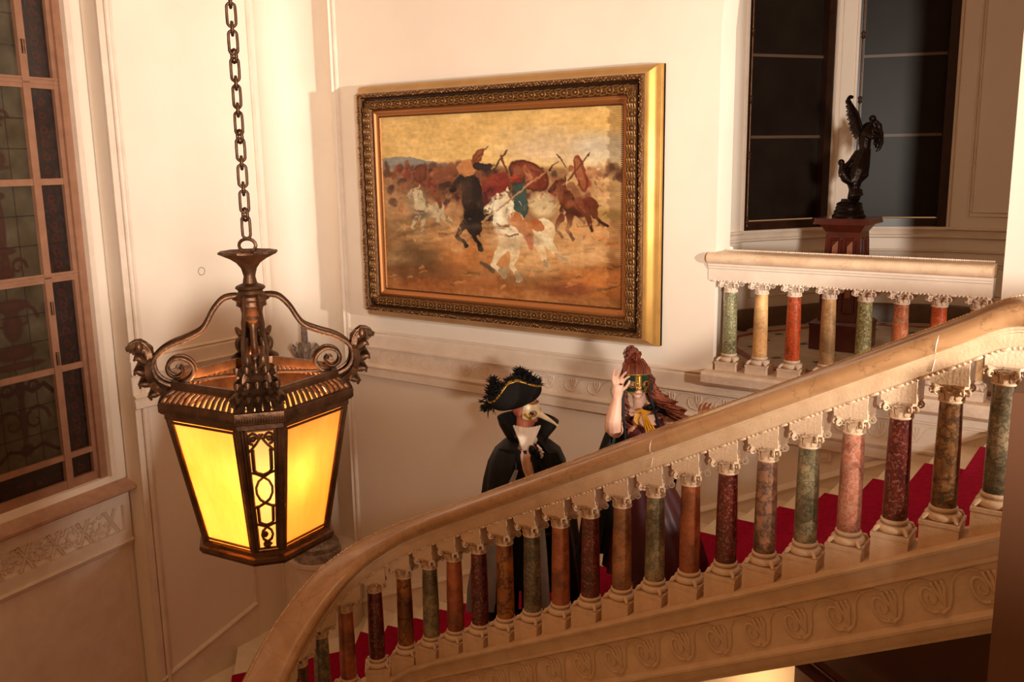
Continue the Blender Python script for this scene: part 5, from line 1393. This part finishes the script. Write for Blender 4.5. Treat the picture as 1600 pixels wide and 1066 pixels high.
class Fig:
    def __init__(s, D): s.D = D; s.k = D / FPX
    def p(s, x, y, dep=0.0): return at_depth(x, y, s.D) - FW * dep
def headmesh(b, c, f, k, hw, hh, jaw=1.0, nose=True):
    """head at c facing f; hw, hh half width / half height"""
    r_ = Vector((-f.y, f.x, 0)).normalized() * -1; u = r_.cross(f).normalized()
    if u.z < 0: u = -u
    Mx = Matrix(((r_.x, f.x, u.x, c.x), (r_.y, f.y, u.y, c.y), (r_.z, f.z, u.z, c.z), (0, 0, 0, 1)))
    b.ball((0, -.015 * hh / .09, hh * .18), (hw * 1.0, hw * 1.18, hh * .82), 20, 14, M=Mx)
    b.ball((0, hw * .28, -hh * .30), (hw * .80 * jaw, hw * .86, hh * .62), 18, 12, M=Mx)
    b.ball((0, hw * .62, -hh * .80), (hw * .36, hw * .32, hh * .2), 12, 8, M=Mx)
    if nose: b.tube([tuple(Mx @ Vector((0, hw * 1.04, hh * .15))), tuple(Mx @ Vector((0, hw * 1.25, -hh * .12))), tuple(Mx @ Vector((0, hw * 1.36, -hh * .28))), tuple(Mx @ Vector((0, hw * 1.05, -hh * .36)))], [hw * .10, hw * .13, hw * .17, hw * .12], 8)
    for z_, rr_ in ((-.50, .09), (-.59, .10)): b.ball((0, hw * 1.08, hh * z_), (hw * .32, hw * .14, hh * .055), 12, 6, M=Mx)
    for s_ in (-1, 1):
        b.ball((s_ * hw * 1.0, -.1 * hw, -hh * .1), (hw * .12, hw * .24, hh * .24), 10, 8, M=Mx)
        b.ball((s_ * hw * .42, hw * .92, hh * .02), (hw * .2, hw * .16, hh * .09), 10, 6, M=Mx)
    return Mx
def rings_sheet(fig, data, th0, th1, n, fold=0.0, nf=9, dmul=.8, cdep=0.0, th=.006, ph=0.0, rise=None):
    """cloth hanging round the body; data rows (y, x_left, x_right, depth shift); angle 0 = viewer's right, 90 = towards the viewer"""
    P = []
    for i in range(n + 1):
        t = i / n; a = math.radians(th0 + (th1 - th0) * t); row = []
        for j, (y, xl, xr, dd) in enumerate(data):
            c = fig.p((xl + xr) / 2, y, cdep + dd); ra = (xr - xl) / 2 * fig.k; f_ = 1 + fold * (j / len(data)) * math.sin(nf * a + ph + .4 * j)
            q = c + RT * (ra * f_ * math.cos(a)) - FW * (ra * dmul * f_ * math.sin(a))
            if rise: q = q + UP * rise(a, j)
            row.append(q)
        P.append(row)
    b = MB(); b.sheet(P, th=th); return b
def refine(data, m=4):
    out = []
    for i in range(len(data) - 1):
        for k in range(m): t = k / m; t = t * t * (3 - 2 * t) if False else t; out.append(tuple(a + (c - a) * t for a, c in zip(data[i], data[i + 1])))
    out.append(data[-1]); return out

# ---------------------------------------------------------------- man in the beaked mask
F = Fig(6.0)
foot = F.p(812, 900); 
man = thing('person', 'person in black cape, feathered tricorn hat and long-beaked ivory mask, looking up the stairs', 'person', (F.p(815, 800).x, F.p(815, 800).y, -2.93), 'masked people on the stairs')
org = ORG[man.name]
fdir = (RT * .84 - FW * .50 - UP * .10).normalized()
b = MB(); hc = F.p(822, 641)
MX = headmesh(b, hc, fdir, F.k, .073, .098, 1.0, False)
def T(pts, rs, n=12): b.tube([F.p(*q) for q in pts], [r * F.k for r in rs], n)
T([(820, 655), (818, 675), (817, 690)], [13, 13, 15]); T([(817, 690), (815, 712), (814, 745), (812, 785), (812, 812)], [20, 31, 31, 29, 32])
T([(791, 704), (815, 697), (841, 704)], [10, 16, 10])
gz = -2.93
def foot_pt(x, dep, z): q = F.p(x, 880, dep); return Vector((q.x, q.y, z))
for xx in (798, 829):
    q0, q1 = F.p(xx, 812), foot_pt(xx - 2, .0, gz + .05)
    b.tube([q0, q0.lerp(q1, .5) - FW * .015, q0.lerp(q1, .55), q1], [17 * F.k, 13 * F.k, 12.5 * F.k, 8 * F.k], 12)
for s_, pts in ((-1, [(789, 706, 0), (776, 740, 0), (776, 790, .04), (784, 812, .06)]), (1, [(843, 706, 0), (858, 742, 0), (860, 790, .03), (856, 812, .05)])):
    T(pts, [9.5, 9.5, 8.5, 6.5]); e = pts[-1]
    for k_ in range(4): T([(e[0], e[1], e[2]), (e[0] - 4 + 3 * k_, e[1] + 10, e[2] + .01), (e[0] - 4 + 3 * k_, e[1] + 20 - abs(k_ - 1), e[2] + .005)], [4, 2.2, 1.8], 7)
    T([(e[0], e[1] + 2, e[2]), (e[0] - s_ * 7, e[1] + 8, e[2] + .02), (e[0] - s_ * 6, e[1] + 14, e[2] + .03)], [3, 2.2, 1.8], 7)
me = remesh('body', b, M['skin_man'], .007, org, 2); link('body', me, man)
b = MB()
for xx in (796, 827):
    q = foot_pt(xx, .0, gz + .03); b.ball(tuple(q + RT * .03), (.055, .045, .03), 12, 7); b.ball(tuple(q + RT * .075), (.06, .035, .024), 12, 7)
part('shoes', b, M['shoe'], man)
# trousers and coat
b = MB()
T([(815, 700), (814, 745), (812, 785), (812, 815)], [39, 37, 34, 36])
for xx in (798, 829):
    q0, q1 = F.p(xx, 808), foot_pt(xx - 2, .0, gz + .06); b.tube([q0, q0.lerp(q1, .5), q1], [20 * F.k, 16 * F.k, 13 * F.k], 12)
part('coat', b, M['black_cloth'], man, smooth=60)
# mask
def face_patch(b, Mx, hw, hh, az0, az1, el0, el1, sc, holes=(), n=26, m=14, mi=0, th=.003, skew=0):
    P = {}; vs = []; fs = []
    for i in range(n + 1):
        for j in range(m + 1):
            az = math.radians(az0 + (az1 - az0) * i / n); el = math.radians(el0 + (el1 - el0) * j / m)
            vs.append(Mx @ Vector((hw * sc * math.sin(az) * math.cos(el), hw * 1.12 * sc * math.cos(az) * math.cos(el), hh * sc * math.sin(el))))
    for i in range(n):
        for j in range(m):
            az = az0 + (az1 - az0) * (i + .5) / n; el = el0 + (el1 - el0) * (j + .5) / m
            if any(((az - h[0]) / h[2]) ** 2 + ((el - h[1]) / h[3]) ** 2 < 1 for h in holes): continue
            if abs(az) < 16 and el < el0 + 7: continue
            fs.append((i * (m + 1) + j, (i + 1) * (m + 1) + j, (i + 1) * (m + 1) + j + 1, i * (m + 1) + j + 1))
    c = Mx.translation; nv = len(vs)
    vs2 = [c + (v - c) * 1.04 for v in vs]
    b.add(vs + vs2, [tuple(reversed(f)) for f in fs] + [tuple(q + nv for q in f) for f in fs], mi)
def face_pt2(Mx, hw, hh, az, el, sc): az = math.radians(az); el = math.radians(el); return Mx @ Vector((hw * sc * math.sin(az) * math.cos(el), hw * 1.12 * sc * math.cos(az) * math.cos(el), hh * sc * math.sin(el)))
b = MB(); face_patch(b, MX, .073, .098, -78, 78, -22, 36, 1.10, holes=[(-34, 2, 15, 7), (34, 2, 15, 7)])
mk = part('mask', b, M['ivory'], man, label='ivory and gold mask with a long curved beak', smooth=60)
b = MB()
pts = [(6, .00), (20, -.02), (36, -.055), (50, -.085)]
b0 = face_pt2(MX, .073, .098, 0, -6, 1.08)
sp = spline([b0 + fdir * (a * .0041) + UP * c_ * .55 for a, c_ in [(-6, .01), (3, .012), (12, -.008), (21, -.028), (29, -.05), (35, -.072)]], .01); n_ = len(sp)
b.tube(sp, [.026 * (1 - .78 * i / (n_ - 1)) for i in range(n_)], 12, flat=(1, .8)); b.ball(tuple(sp[-1]), .0075, 8, 6)
part('beak', b, M['ivory'], mk, smooth=60)
b = MB()
for s_ in (-1, 1):
    b.tube([face_pt2(MX, .073, .098, s_ * 34 + 17 * math.cos(q * math.pi / 8), 2 + 9 * math.sin(q * math.pi / 8), 1.16) for q in range(16)], .004, 6, closed=True)
    for k_ in range(5): b.tube([face_pt2(MX, .073, .098, s_ * (48 + 4 * k_) + 8 * math.cos(q * .9), -12 + 6 * math.sin(q * .9) + k_ * 2, 1.16) for q in range(6)], .0045, 6)
b.tube([face_pt2(MX, .073, .098, az, -20, 1.15) for az in range(-78, -14, 6)], .004, 6); b.tube([face_pt2(MX, .073, .098, az, -20, 1.15) for az in range(18, 80, 6)], .004, 6)
b.tube([face_pt2(MX, .073, .098, az, 34, 1.15) for az in range(-78, 80, 6)], .004, 6)
part('gold_trim', b, M['gold_paint'], mk, smooth=60)
b = MB()
for s_ in (-1, 1): b.ball(tuple(face_pt2(MX, .073, .098, s_ * 34, 2, .97)), .012, 10, 7)
part('eyes', b, plain('dark eye', rgb(40, 22, 16), .3), man)
b = MB(); b.tube([face_pt2(MX, .073, .098, az, -36 + abs(az) * .1, 1.02) for az in (-18, -8, 0, 8, 18)], [.003, .007, .008, .007, .003], 6); part('lips', b, plain('dull red lips', rgb(150, 66, 54), .5), man, smooth=60)
# hat
hcn = F.p(807, 629); tilt = Matrix.Rotation(math.radians(-14), 4, FW)  # front raised
hu = RT * .93 - FW * .36; hv = Vector((-hu.y, hu.x, 0)) * -1
HM = Matrix.Translation(hcn) @ Matrix.Rotation(math.radians(-17), 4, FW) @ Matrix(((hu.x, hv.x, 0, 0), (hu.y, hv.y, 0, 0), (0, 0, 1, 0), (0, 0, 0, 1)))
def brim(a, t, o=0.0):
    """a angle, t 0 at the head band .. 1 at the edge"""
    c3 = (math.cos(3 * a) * .5 + .5) ** 1.6
    rb = .088 + .0 * c3; rt_ = .098 + .075 * c3 + .012 * (a > 9); ztop = .185 - .100 * c3; zb = -.01 - .02 * math.sin(math.pi * t) * (1 - c3)
    r = rb + (rt_ - rb) * (t ** .8) + .02 * math.sin(math.pi * t) ; z = zb + (ztop - zb) * (t ** 1.3)
    return HM @ Vector(((r + o) * 1.12 * math.cos(a), (r + o) * .98 * math.sin(a), z))
P = [[brim(2 * math.pi * i / 72, j / 8) for j in range(9)] for i in range(72)]
b = MB(); b.sheet(P, close_u=True, th=.007)
b.lathe([(.092, -.012), (.094, .03), (.088, .075), (.066, .10), (.03, .112)], 28, M=HM)
hat = thing('tricorn_hat', 'x', 'hat', (0, 0, 0)) if False else part('tricorn_hat', b, M['black_felt'], man, label='black tricorn hat edged with feathers', smooth=60)
b = MB(); b.tube([brim(2 * math.pi * i / 72, .90, .007) for i in range(72)], .0055, 6, closed=True)
for i in range(90): b.ball(tuple(brim(2 * math.pi * i / 90, .94, .008)), .0055, 5, 4)
part('gold_braid', b, M['gold_paint'], hat, smooth=60)
b = MB(); rf = random.Random(4)
def tuft(p, d, L_, r):
    d = d.normalized(); side = d.orthogonal().normalized(); pts = [p]; g_ = Vector((rf.uniform(-1, 1), rf.uniform(-1, 1), rf.uniform(-1, .3))) * .35
    for k_ in range(1, 4): pts.append(pts[-1] + (d + g_ * k_ * .5).normalized() * L_ / 3)
    b.tube(pts, [r, r * 1.2, r * .8, r * .15], 4)
for i in range(620):
    a = rf.uniform(0, 2 * math.pi); p = brim(a, rf.uniform(.95, 1.02), .0); tuft(p, Vector((rf.uniform(-1, 1), rf.uniform(-1, 1), rf.uniform(-.5, 1.1))), rf.uniform(.02, .045), .0035)
for i in range(460):   # drooping plume at the back
    t = rf.random(); c_ = F.p(786 - 24 * t, 604 + 30 * t, .02); p = c_ + Vector((rf.uniform(-1, 1), rf.uniform(-1, 1), rf.uniform(-1, 1))) * .030
    tuft(p, Vector((0, 0, -.5)) - RT * .8 + Vector((rf.uniform(-1, 1), rf.uniform(-1, 1), rf.uniform(-1, 1))), rf.uniform(.025, .06), .0035)
part('feather_edging', b, M['feather'], hat, kind='stuff', smooth=60, fix=False)
# cape
CP = refine([(680, 799, 842, 0), (688, 786, 860, 0), (700, 773, 875, 0), (720, 763, 884, 0), (745, 757, 889, 0), (780, 752, 896, 0), (840, 744, 903, 0), (900, 738, 908, 0), (955, 735, 912, 0)], 3)
b = rings_sheet(F, CP, 112, 412, 90, .05, 11, .82)
cape = part('cape', b, M['black_cloth'], man, smooth=80)
CO = [(689, 797, 850, 0), (676, 789, 858, .0), (662, 781, 868, -.01), (652, 778, 872, -.02)]
b = rings_sheet(F, refine(CO, 3), 122, 395, 50, .0, 3, .85, th=.006, rise=lambda a, j: -.030 * max(0, math.sin(a)) * (j / 9) - .03 * max(0, math.cos(a)) * j / 9)
part('collar', b, M['black_cloth'], cape, smooth=80)
def flat_panel(fig, outline_rows, th=.005, wave=0.0):
    P = []
    for i, (y, xl, xr, dep) in enumerate(outline_rows):
        P.append([fig.p(xl + (xr - xl) * j / 8, y, dep + wave * math.sin(j * 1.7 + i * .3)) for j in range(9)])
    b = MB(); b.sheet(P, th=th); return b
b = flat_panel(F, [(716, 804, 808, .24), (730, 797, 804, .245), (745, 790, 798, .25), (765, 781, 790, .25), (800, 762, 784, .25), (840, 742, 780, .25), (890, 733, 776, .25), (928, 731, 775, .25)], wave=.004)
part('lining', b, M['lining'], cape, label='silver grey cape lining turned outwards', smooth=80)
b = flat_panel(F, [(780, 834, 846, .20), (840, 828, 852, .23), (900, 826, 856, .25), (935, 826, 858, .25)], wave=.004); part('lining', b, M['lining'], cape, smooth=80)
# neckcloth, jabot, waistcoat
b = MB()
for x, y, dx_, dy_, d_ in ((812, 670, 8, 9, .07), (823, 677, 11, 8, .085), (833, 681, 7, 7, .085), (817, 688, 8, 7, .095), (827, 691, 8, 6, .10)): b.ball(tuple(F.p(x, y, d_)), (dx_ * F.k, .022, dy_ * F.k), 12, 8, jit=.03)
for x0 in range(803, 845, 4): T([(x0, 662, .05 + .04 * math.sin((x0 - 803) / 13)), ((x0 + 822) / 2, 680, .115), (821 + (x0 - 822) * .15, 699, .125)], [2, 2.6, 1.6], 7)
part('neckcloth', b, M['white_satin'], man, smooth=60)
b = flat_panel(F, [(692, 812, 836, .155), (705, 813, 838, .165), (720, 816, 840, .17), (735, 822, 842, .17), (748, 832, 842, .165)], wave=.007); part('jabot', b, M['peach_satin'], man, smooth=80)
b = MB()
for j, (x0, x1) in enumerate(((838, 844), (841, 847), (843, 846))): T([(x0, 684 + j * 5, .16), (x1, 690 + j * 5, .165), (x0 + 1, 694 + j * 5, .16)], [1.5, 2.4, 1.5], 6)
part('lace_edge', b, M['white_satin'], man, smooth=60)
b = MB()
for x, y, rx, ry in ((830, 690, 6, 8), (837, 697, 6, 9), (832, 703, 5, 7)): b.ball(tuple(F.p(x, y, .185)), (rx * F.k, .014, ry * F.k), 10, 7)
T([(832, 698, .185), (836, 715, .19), (840, 738, .185)], [4, 4.5, 3.5], 7); T([(834, 700, .185), (844, 716, .18), (850, 735, .175)], [3, 4, 3], 7)
part('black_bow', b, M['black_cloth'], man, smooth=60)
b = flat_panel(F, [(698, 842, 870, .13), (712, 838, 876, .15), (730, 842, 880, .155), (760, 842, 884, .15), (820, 845, 886, .14)], wave=.009); part('coat_front', b, M['black_cloth'], man, smooth=80)
b = flat_panel(F, [(700, 800, 816, .14), (715, 803, 820, .155), (735, 800, 832, .16), (760, 793, 840, .16), (820, 790, 842, .16), (900, 788, 842, .15)], wave=.006); part('coat_front', b, M['black_cloth'], man, smooth=80)

# ---------------------------------------------------------------- woman with the hand-held mask
F = Fig(5.40)
wo = thing('person', 'person with long auburn curls in maroon gown and black cape holding up a green mask', 'person', (F.p(1010, 760).x, F.p(1010, 760).y, -2.49), 'masked people on the stairs')
org = ORG[wo.name]
fd = (-FW * .98 + RT * .05 + UP * .12).normalized()
b = MB(); hc = F.p(994, 596, 0)
WX = headmesh(b, hc, fd, F.k, .071, .098, .92)
T([(998, 610, -.01), (1000, 628, -.02), (1003, 642, -.02)], [11, 10.5, 13])
T([(975, 655, -.01), (1004, 646, -.02), (1040, 655, -.01)], [12, 15, 12]); T([(1005, 650, -.01), (1007, 672, .0), (1005, 700, 0), (1004, 725, 0), (1004, 762, 0)], [22, 31, 25, 23, 32])
for s_ in (-1, 1): b.ball(tuple(F.p(1007 + s_ * 16, 672, .09)), (.055, .055, .055), 12, 9)
gz = -2.49
for xx in (992, 1018):
    q0 = F.p(xx, 765); q1 = Vector((q0.x, q0.y, gz + .05)); b.tube([q0, q0.lerp(q1, .5), q1], [18 * F.k, 12.5 * F.k, 8 * F.k], 12); b.ball(tuple(q1 - FW * .04 - UP * .015), (.035, .05, .03), 10, 6)
# raised arm and hand at the mask
T([(974, 655, 0), (964, 664, .04), (956, 667, .08)], [13.5, 13.5, 13.5]); T([(956, 667, .08), (955, 650, .10), (958, 630, .11), (961, 613, .115)], [13.5, 13, 10, 6.8])
b.tube([F.p(961, 614, .115), F.p(962, 602, .12), F.p(963, 594, .12)], [.027, .033, .030], 10, flat=(.62, 1), ref=FW)
fing = [([(957, 595), (954, 586), (955, 576), (957, 569)], .02), ([(961, 592), (960, 582), (963, 573), (966, 567)], .02), ([(965, 591), (967, 582), (971, 576), (974, 572)], .022), ([(968, 592), (972, 585), (976, 581), (979, 579)], .02)]
for i, (pts, _) in enumerate(fing): b.tube([F.p(x, y, .12 + .010 * j * (1 if i > 1 else .3)) for j, (x, y) in enumerate(pts)], [.0105, .0085, .0075, .0062], 8)
b.tube([F.p(966, 602, .125), F.p(973, 597, .14), F.p(977, 590, .15), F.p(979, 585, .15)], [.012, .010, .0085, .007], 8)
# other arm, hand opened above the rail
T([(1042, 655, 0), (1060, 672, .03), (1078, 692, .05)], [12, 11.5, 10.5]); T([(1078, 692, .05), (1088, 675, .06), (1094, 655, .07)], [10.5, 8.5, 6.2])
b.tube([F.p(1094, 656, .07), F.p(1096, 646, .07), F.p(1097, 639, .07)], [.026, .032, .030], 10, flat=(.6, 1), ref=FW)
for i, pts in enumerate(([(1090, 641), (1088, 633), (1089, 627), (1092, 624)], [(1095, 638), (1095, 630), (1097, 624), (1099, 622)], [(1100, 638), (1102, 630), (1104, 625), (1105, 623)], [(1104, 641), (1107, 635), (1108, 631), (1107, 628)])):
    b.tube([F.p(x, y, .07 + .012 * j) for j, (x, y) in enumerate(pts)], [.0105, .0088, .0078, .0065], 8)
b.tube([F.p(1090, 650, .075), F.p(1086, 643, .095), F.p(1087, 636, .11)], [.012, .0095, .0075], 8)
me = remesh('body', b, M['skin'], .0045, org, 2); link('body', me, wo)
b = MB()
for s_ in (-1, 1): b.tube([face_pt2(WX, .071, .098, s_ * 0 + q * 5 * s_, -39 + abs(q) * .5, 1.03) for q in range(0, 5)], [.007, .007, .006, .005, .002], 6)
part('lips', b, plain('red lips', rgb(176, 52, 56), .35), wo, smooth=60)
# gown
GW = refine([(656, 984, 1036, 0), (668, 976, 1040, .0), (684, 980, 1036, 0), (705, 982, 1030, 0), (722, 981, 1030, 0), (745, 972, 1044, 0), (790, 960, 1068, 0), (840, 950, 1092, 0), (884, 944, 1106, 0)], 3)
b = rings_sheet(F, GW, 0, 360, 84, .05, 13, .80, th=.005, rise=lambda a, j: (.018 * max(0, math.sin(a)) * abs(math.cos(a)) * 2 if j < 3 else 0))
part('gown', b, M['maroon'], wo, smooth=80)
b = MB()
for s_ in (-1, 1): b.ball(tuple(F.p(1008 + s_ * 15, 674, .088)), (.064, .064, .062), 16, 12)
part('bodice', b, M['maroon'], wo, smooth=80)
# cape
CW = refine([(640, 996, 1022, -.05), (650, 964, 1062, -.05), (662, 956, 1074, -.06), (690, 946, 1078, -.07), (730, 932, 1070, -.08), (800, 914, 1060, -.08), (880, 900, 1050, -.08)], 3)
b = rings_sheet(F, CW, 125, 350, 80, .05, 9, .75); cape = part('cape', b, M['black_cloth'], wo, smooth=80)
b = MB()
T([(1004, 636, .05), (1020, 630, .08), (1040, 638, .08), (1060, 648, .07), (1078, 658, .04)], [4, 6, 7, 8, 5]); T([(1008, 634, .07), (1016, 626, .10), (1026, 630, .10), (1018, 637, .11)], [4, 5, 5, 4]); b.ball(tuple(F.p(1010, 630, .10)), (.02, .015, .018), 10, 7)
part('cape_neck', b, M['black_cloth'], cape, smooth=60)
b = flat_panel(F, [(655, 963, 975, .03), (675, 952, 985, .045), (700, 940, 988, .05), (760, 922, 990, .05), (860, 902, 1000, .05)], wave=.008); part('cape_front', b, M['black_cloth'], cape, smooth=80)
# hair
b = MB(); rh = random.Random(8)
b.ball(tuple(F.p(994, 588, -.035)), (.084, .084, .100), 20, 14)
hr = part('hair', b, M['hair'], wo, smooth=80)
b = MB()
def strand(pts, r, wav=0.0, n=6, nw=3, ph=0):
    sp = spline([F.p(*q) for q in pts], .012); m_ = len(sp); out = []
    for i, p_ in enumerate(sp):
        t = i / max(1, m_ - 1); out.append(p_ + RT * (wav * math.sin(nw * 2 * math.pi * t + ph) * min(1, t * 3)) - FW * (wav * math.cos(nw * 2 * math.pi * t + ph) * min(1, t * 3)))
    b.tube(out, [r * (1 - .5 * (i / m_) ** 2) for i in range(m_)], n)
def fringe_strands(i0):
    for i in range(i0, 30, 3):      # fringe over the brow
        t = i / 29 * 2 - 1; j_ = rh.uniform(-.006, .010)
        strand([(993 + t * 11, 561, .0), (993 + t * 18, 569 + abs(t) * 2, .068 - .035 * t * t + j_), (993 + t * 21, 583 + 3 * abs(t), .088 - .045 * t * t + j_)], .0052)
    for i in range(i0, 42, 3):      # swept-back crown
        t = i / 41 * 2 - 1; j_ = rh.uniform(-.004, .010)
        strand([(994 + t * 22, 585, .02 - .02 * abs(t) + j_), (992 + t * 19, 570, .02 + j_), (989 + t * 8, 559, .0 + j_)], .0060, .004, 6, 2, rh.uniform(0, 6))
for i0 in (0, 1): fringe_strands(i0)
fl_ = b; b = MB(); fringe_strands(2); part('fringe', b, M['hair_highlight'], hr, smooth=80); b = fl_
part('fringe', b, M['hair'], hr, smooth=80)
b = MB()                  # bun of loose curls
for i in range(30):
    a = rh.uniform(0, 6.28); e_ = rh.uniform(-1, 1); cx_, cy_ = 987 + 8 * math.cos(a) * (1 - .3 * abs(e_)), 553 + 8 * e_
    rr_ = rh.uniform(.014, .024); c_ = F.p(cx_, cy_, rh.uniform(-.02, .045)); ax = Vector((rh.uniform(-1, 1), rh.uniform(-1, 1), rh.uniform(-1, 1))).normalized(); o1 = ax.orthogonal().normalized(); o2 = ax.cross(o1)
    b.tube([c_ + o1 * rr_ * math.cos(q * .6) * (1 - q * .03) + o2 * rr_ * math.sin(q * .6) * (1 - q * .03) + ax * q * .001 for q in range(12)], .0075, 6)
part('bun', b, M['hair'], hr, smooth=80)
b = MB()
for i in range(20):       # long curls over the shoulder
    o_ = rh.uniform(-1, 1); d_ = rh.uniform(-.02, .05)
    strand([(1008 + o_ * 3, 574, .0), (1015 + o_ * 3, 590, .02 + d_), (1018 + o_ * 5, 606, .04 + d_), (1029 + o_ * 8, 619 - o_ * 3, .06 + d_), (1046 + o_ * 9, 631 - o_ * 4, .07 + d_), (1062 + o_ * 8, 648 - o_ * 3, .07 + d_)], .0068, .020, 6, rh.uniform(4, 6), rh.uniform(0, 6))
for i in range(18):
    o_ = rh.uniform(-1, 1); d_ = rh.uniform(-.02, .03)
    strand([(976 + o_ * 3, 580, .0), (973 + o_ * 5, 600, d_), (972 + o_ * 7, 620, .01 + d_), (972 + o_ * 9, 640, .03 + d_), (978 + o_ * 8, 662, .06 + d_)], .0078, .016, 6, rh.uniform(3, 4.5), rh.uniform(0, 6))
for i in range(10):
    o_ = rh.uniform(-1, 1); strand([(1010 + o_ * 3, 600, .0), (1016 + o_ * 5, 618, .02), (1024 + o_ * 6, 632, .05), (1034 + o_ * 6, 644, .08)], .0085, .011, 6, 3, rh.uniform(0, 6))
lc = part('long_curls', b, M['hair'], hr, smooth=80); b = MB()
for i in range(14):
    o_ = rh.uniform(-1, 1); d_ = rh.uniform(.03, .06)
    strand([(1017 + o_ * 3, 596, .03 + d_), (1022 + o_ * 5, 610, .05 + d_), (1034 + o_ * 8, 621 - o_ * 3, .06 + d_), (1048 + o_ * 9, 632 - o_ * 4, .07 + d_), (1063 + o_ * 7, 648 - o_ * 3, .07 + d_)], .007, .021, 6, rh.uniform(3, 4.5), rh.uniform(0, 6))
part('long_curls', b, M['hair_highlight'], hr, smooth=80)
# mask held before the eyes
b = MB(); face_patch(b, WX, .071, .098, -68, 62, -26, 22, 1.20, holes=[(-27, -4, 12, 6.5), (27, -4, 12, 6.5)])
mk = part('mask', b, M['green_mask'], wo, label='green and gold eye mask', smooth=60)
b = MB()
E_ = lambda az, el, s_=1.265: face_pt2(WX, .071, .098, az, el, s_)
b.tube([E_(az, 22) for az in range(-66, 62, 6)] + [E_(63, q) for q in (16, 4, -8, -18)] + [E_(az, -26) for az in range(56, 16, -6)] + [E_(10, -19), E_(0, -17), E_(-10, -19)] + [E_(az, -26) for az in range(-18, -66, -6)] + [E_(-69, q) for q in (-18, -4, 8, 18)], .0042, 6, closed=True)
for s_ in (-1, 1): b.tube([E_(s_ * 27 + 14 * math.cos(q * math.pi / 8), -4 + 8 * math.sin(q * math.pi / 8)) for q in range(16)], .0042, 6, closed=True)
for k_ in range(7):
    for s_ in (-1, 1): b.tube([E_(3 + s_ * 3 + 7 * s_ * math.sin(q * .7), -14 + k_ * 5 + 2.5 * math.cos(q * .9)) for q in range(6)], .0035, 5)
for k_ in range(5): b.tube([E_(-60 + k_ * 9 + 4 * math.cos(q), -19 + 3 * math.sin(q) + (k_ % 2) * 3) for q in range(7)], .003, 5)
b.tube([E_(1, 18), E_(2, 0), E_(1, -16)], [.008, .009, .007], 6, flat=(1, .6))
part('gold_trim', b, M['gold_paint'], mk, smooth=60)
b = MB()
for pts in ([(973, 594, .115), (970, 615, .12), (971, 645, .12), (973, 682, .13)], [(1014, 592, .10), (1013, 612, .11), (1019, 640, .13), (1026, 668, .15), (1030, 690, .15)]):
    sp = spline([F.p(*q) for q in pts], .02); b.tube(sp, .0085, 6, flat=(.3, 1), ref=FW)
part('ribbons', b, M['black_cloth'], mk, smooth=60)
b = MB()
for i in range(14):
    o_ = i / 13 * 2 - 1; T([(1000 + o_ * 2, 634, .12), (1003 + o_ * 4, 645, .15 + .01 * math.sin(i * 2.3)), (1008 + o_ * 7, 656, .165 + .01 * math.sin(i * 1.7)), (1012 + o_ * 9, 663 + 4 * math.sin(i * 2.1), .165)], [.7, .8, .9, 1.1], 5)
for i in range(6): T([(990 + i, 636, .11), (998, 632 + i * .6, .13), (1012 - i, 636, .12)], [1.3, 1.8, 1.3], 5)
for i in range(5): T([(996 - i * 2, 638, .12), (992 - i * 1.5, 648, .125), (995 - i, 654, .13)], [1.2, 1.6, 1.0], 5)
part('yellow_tassel', b, M['yellow_cord'], cape, smooth=60)
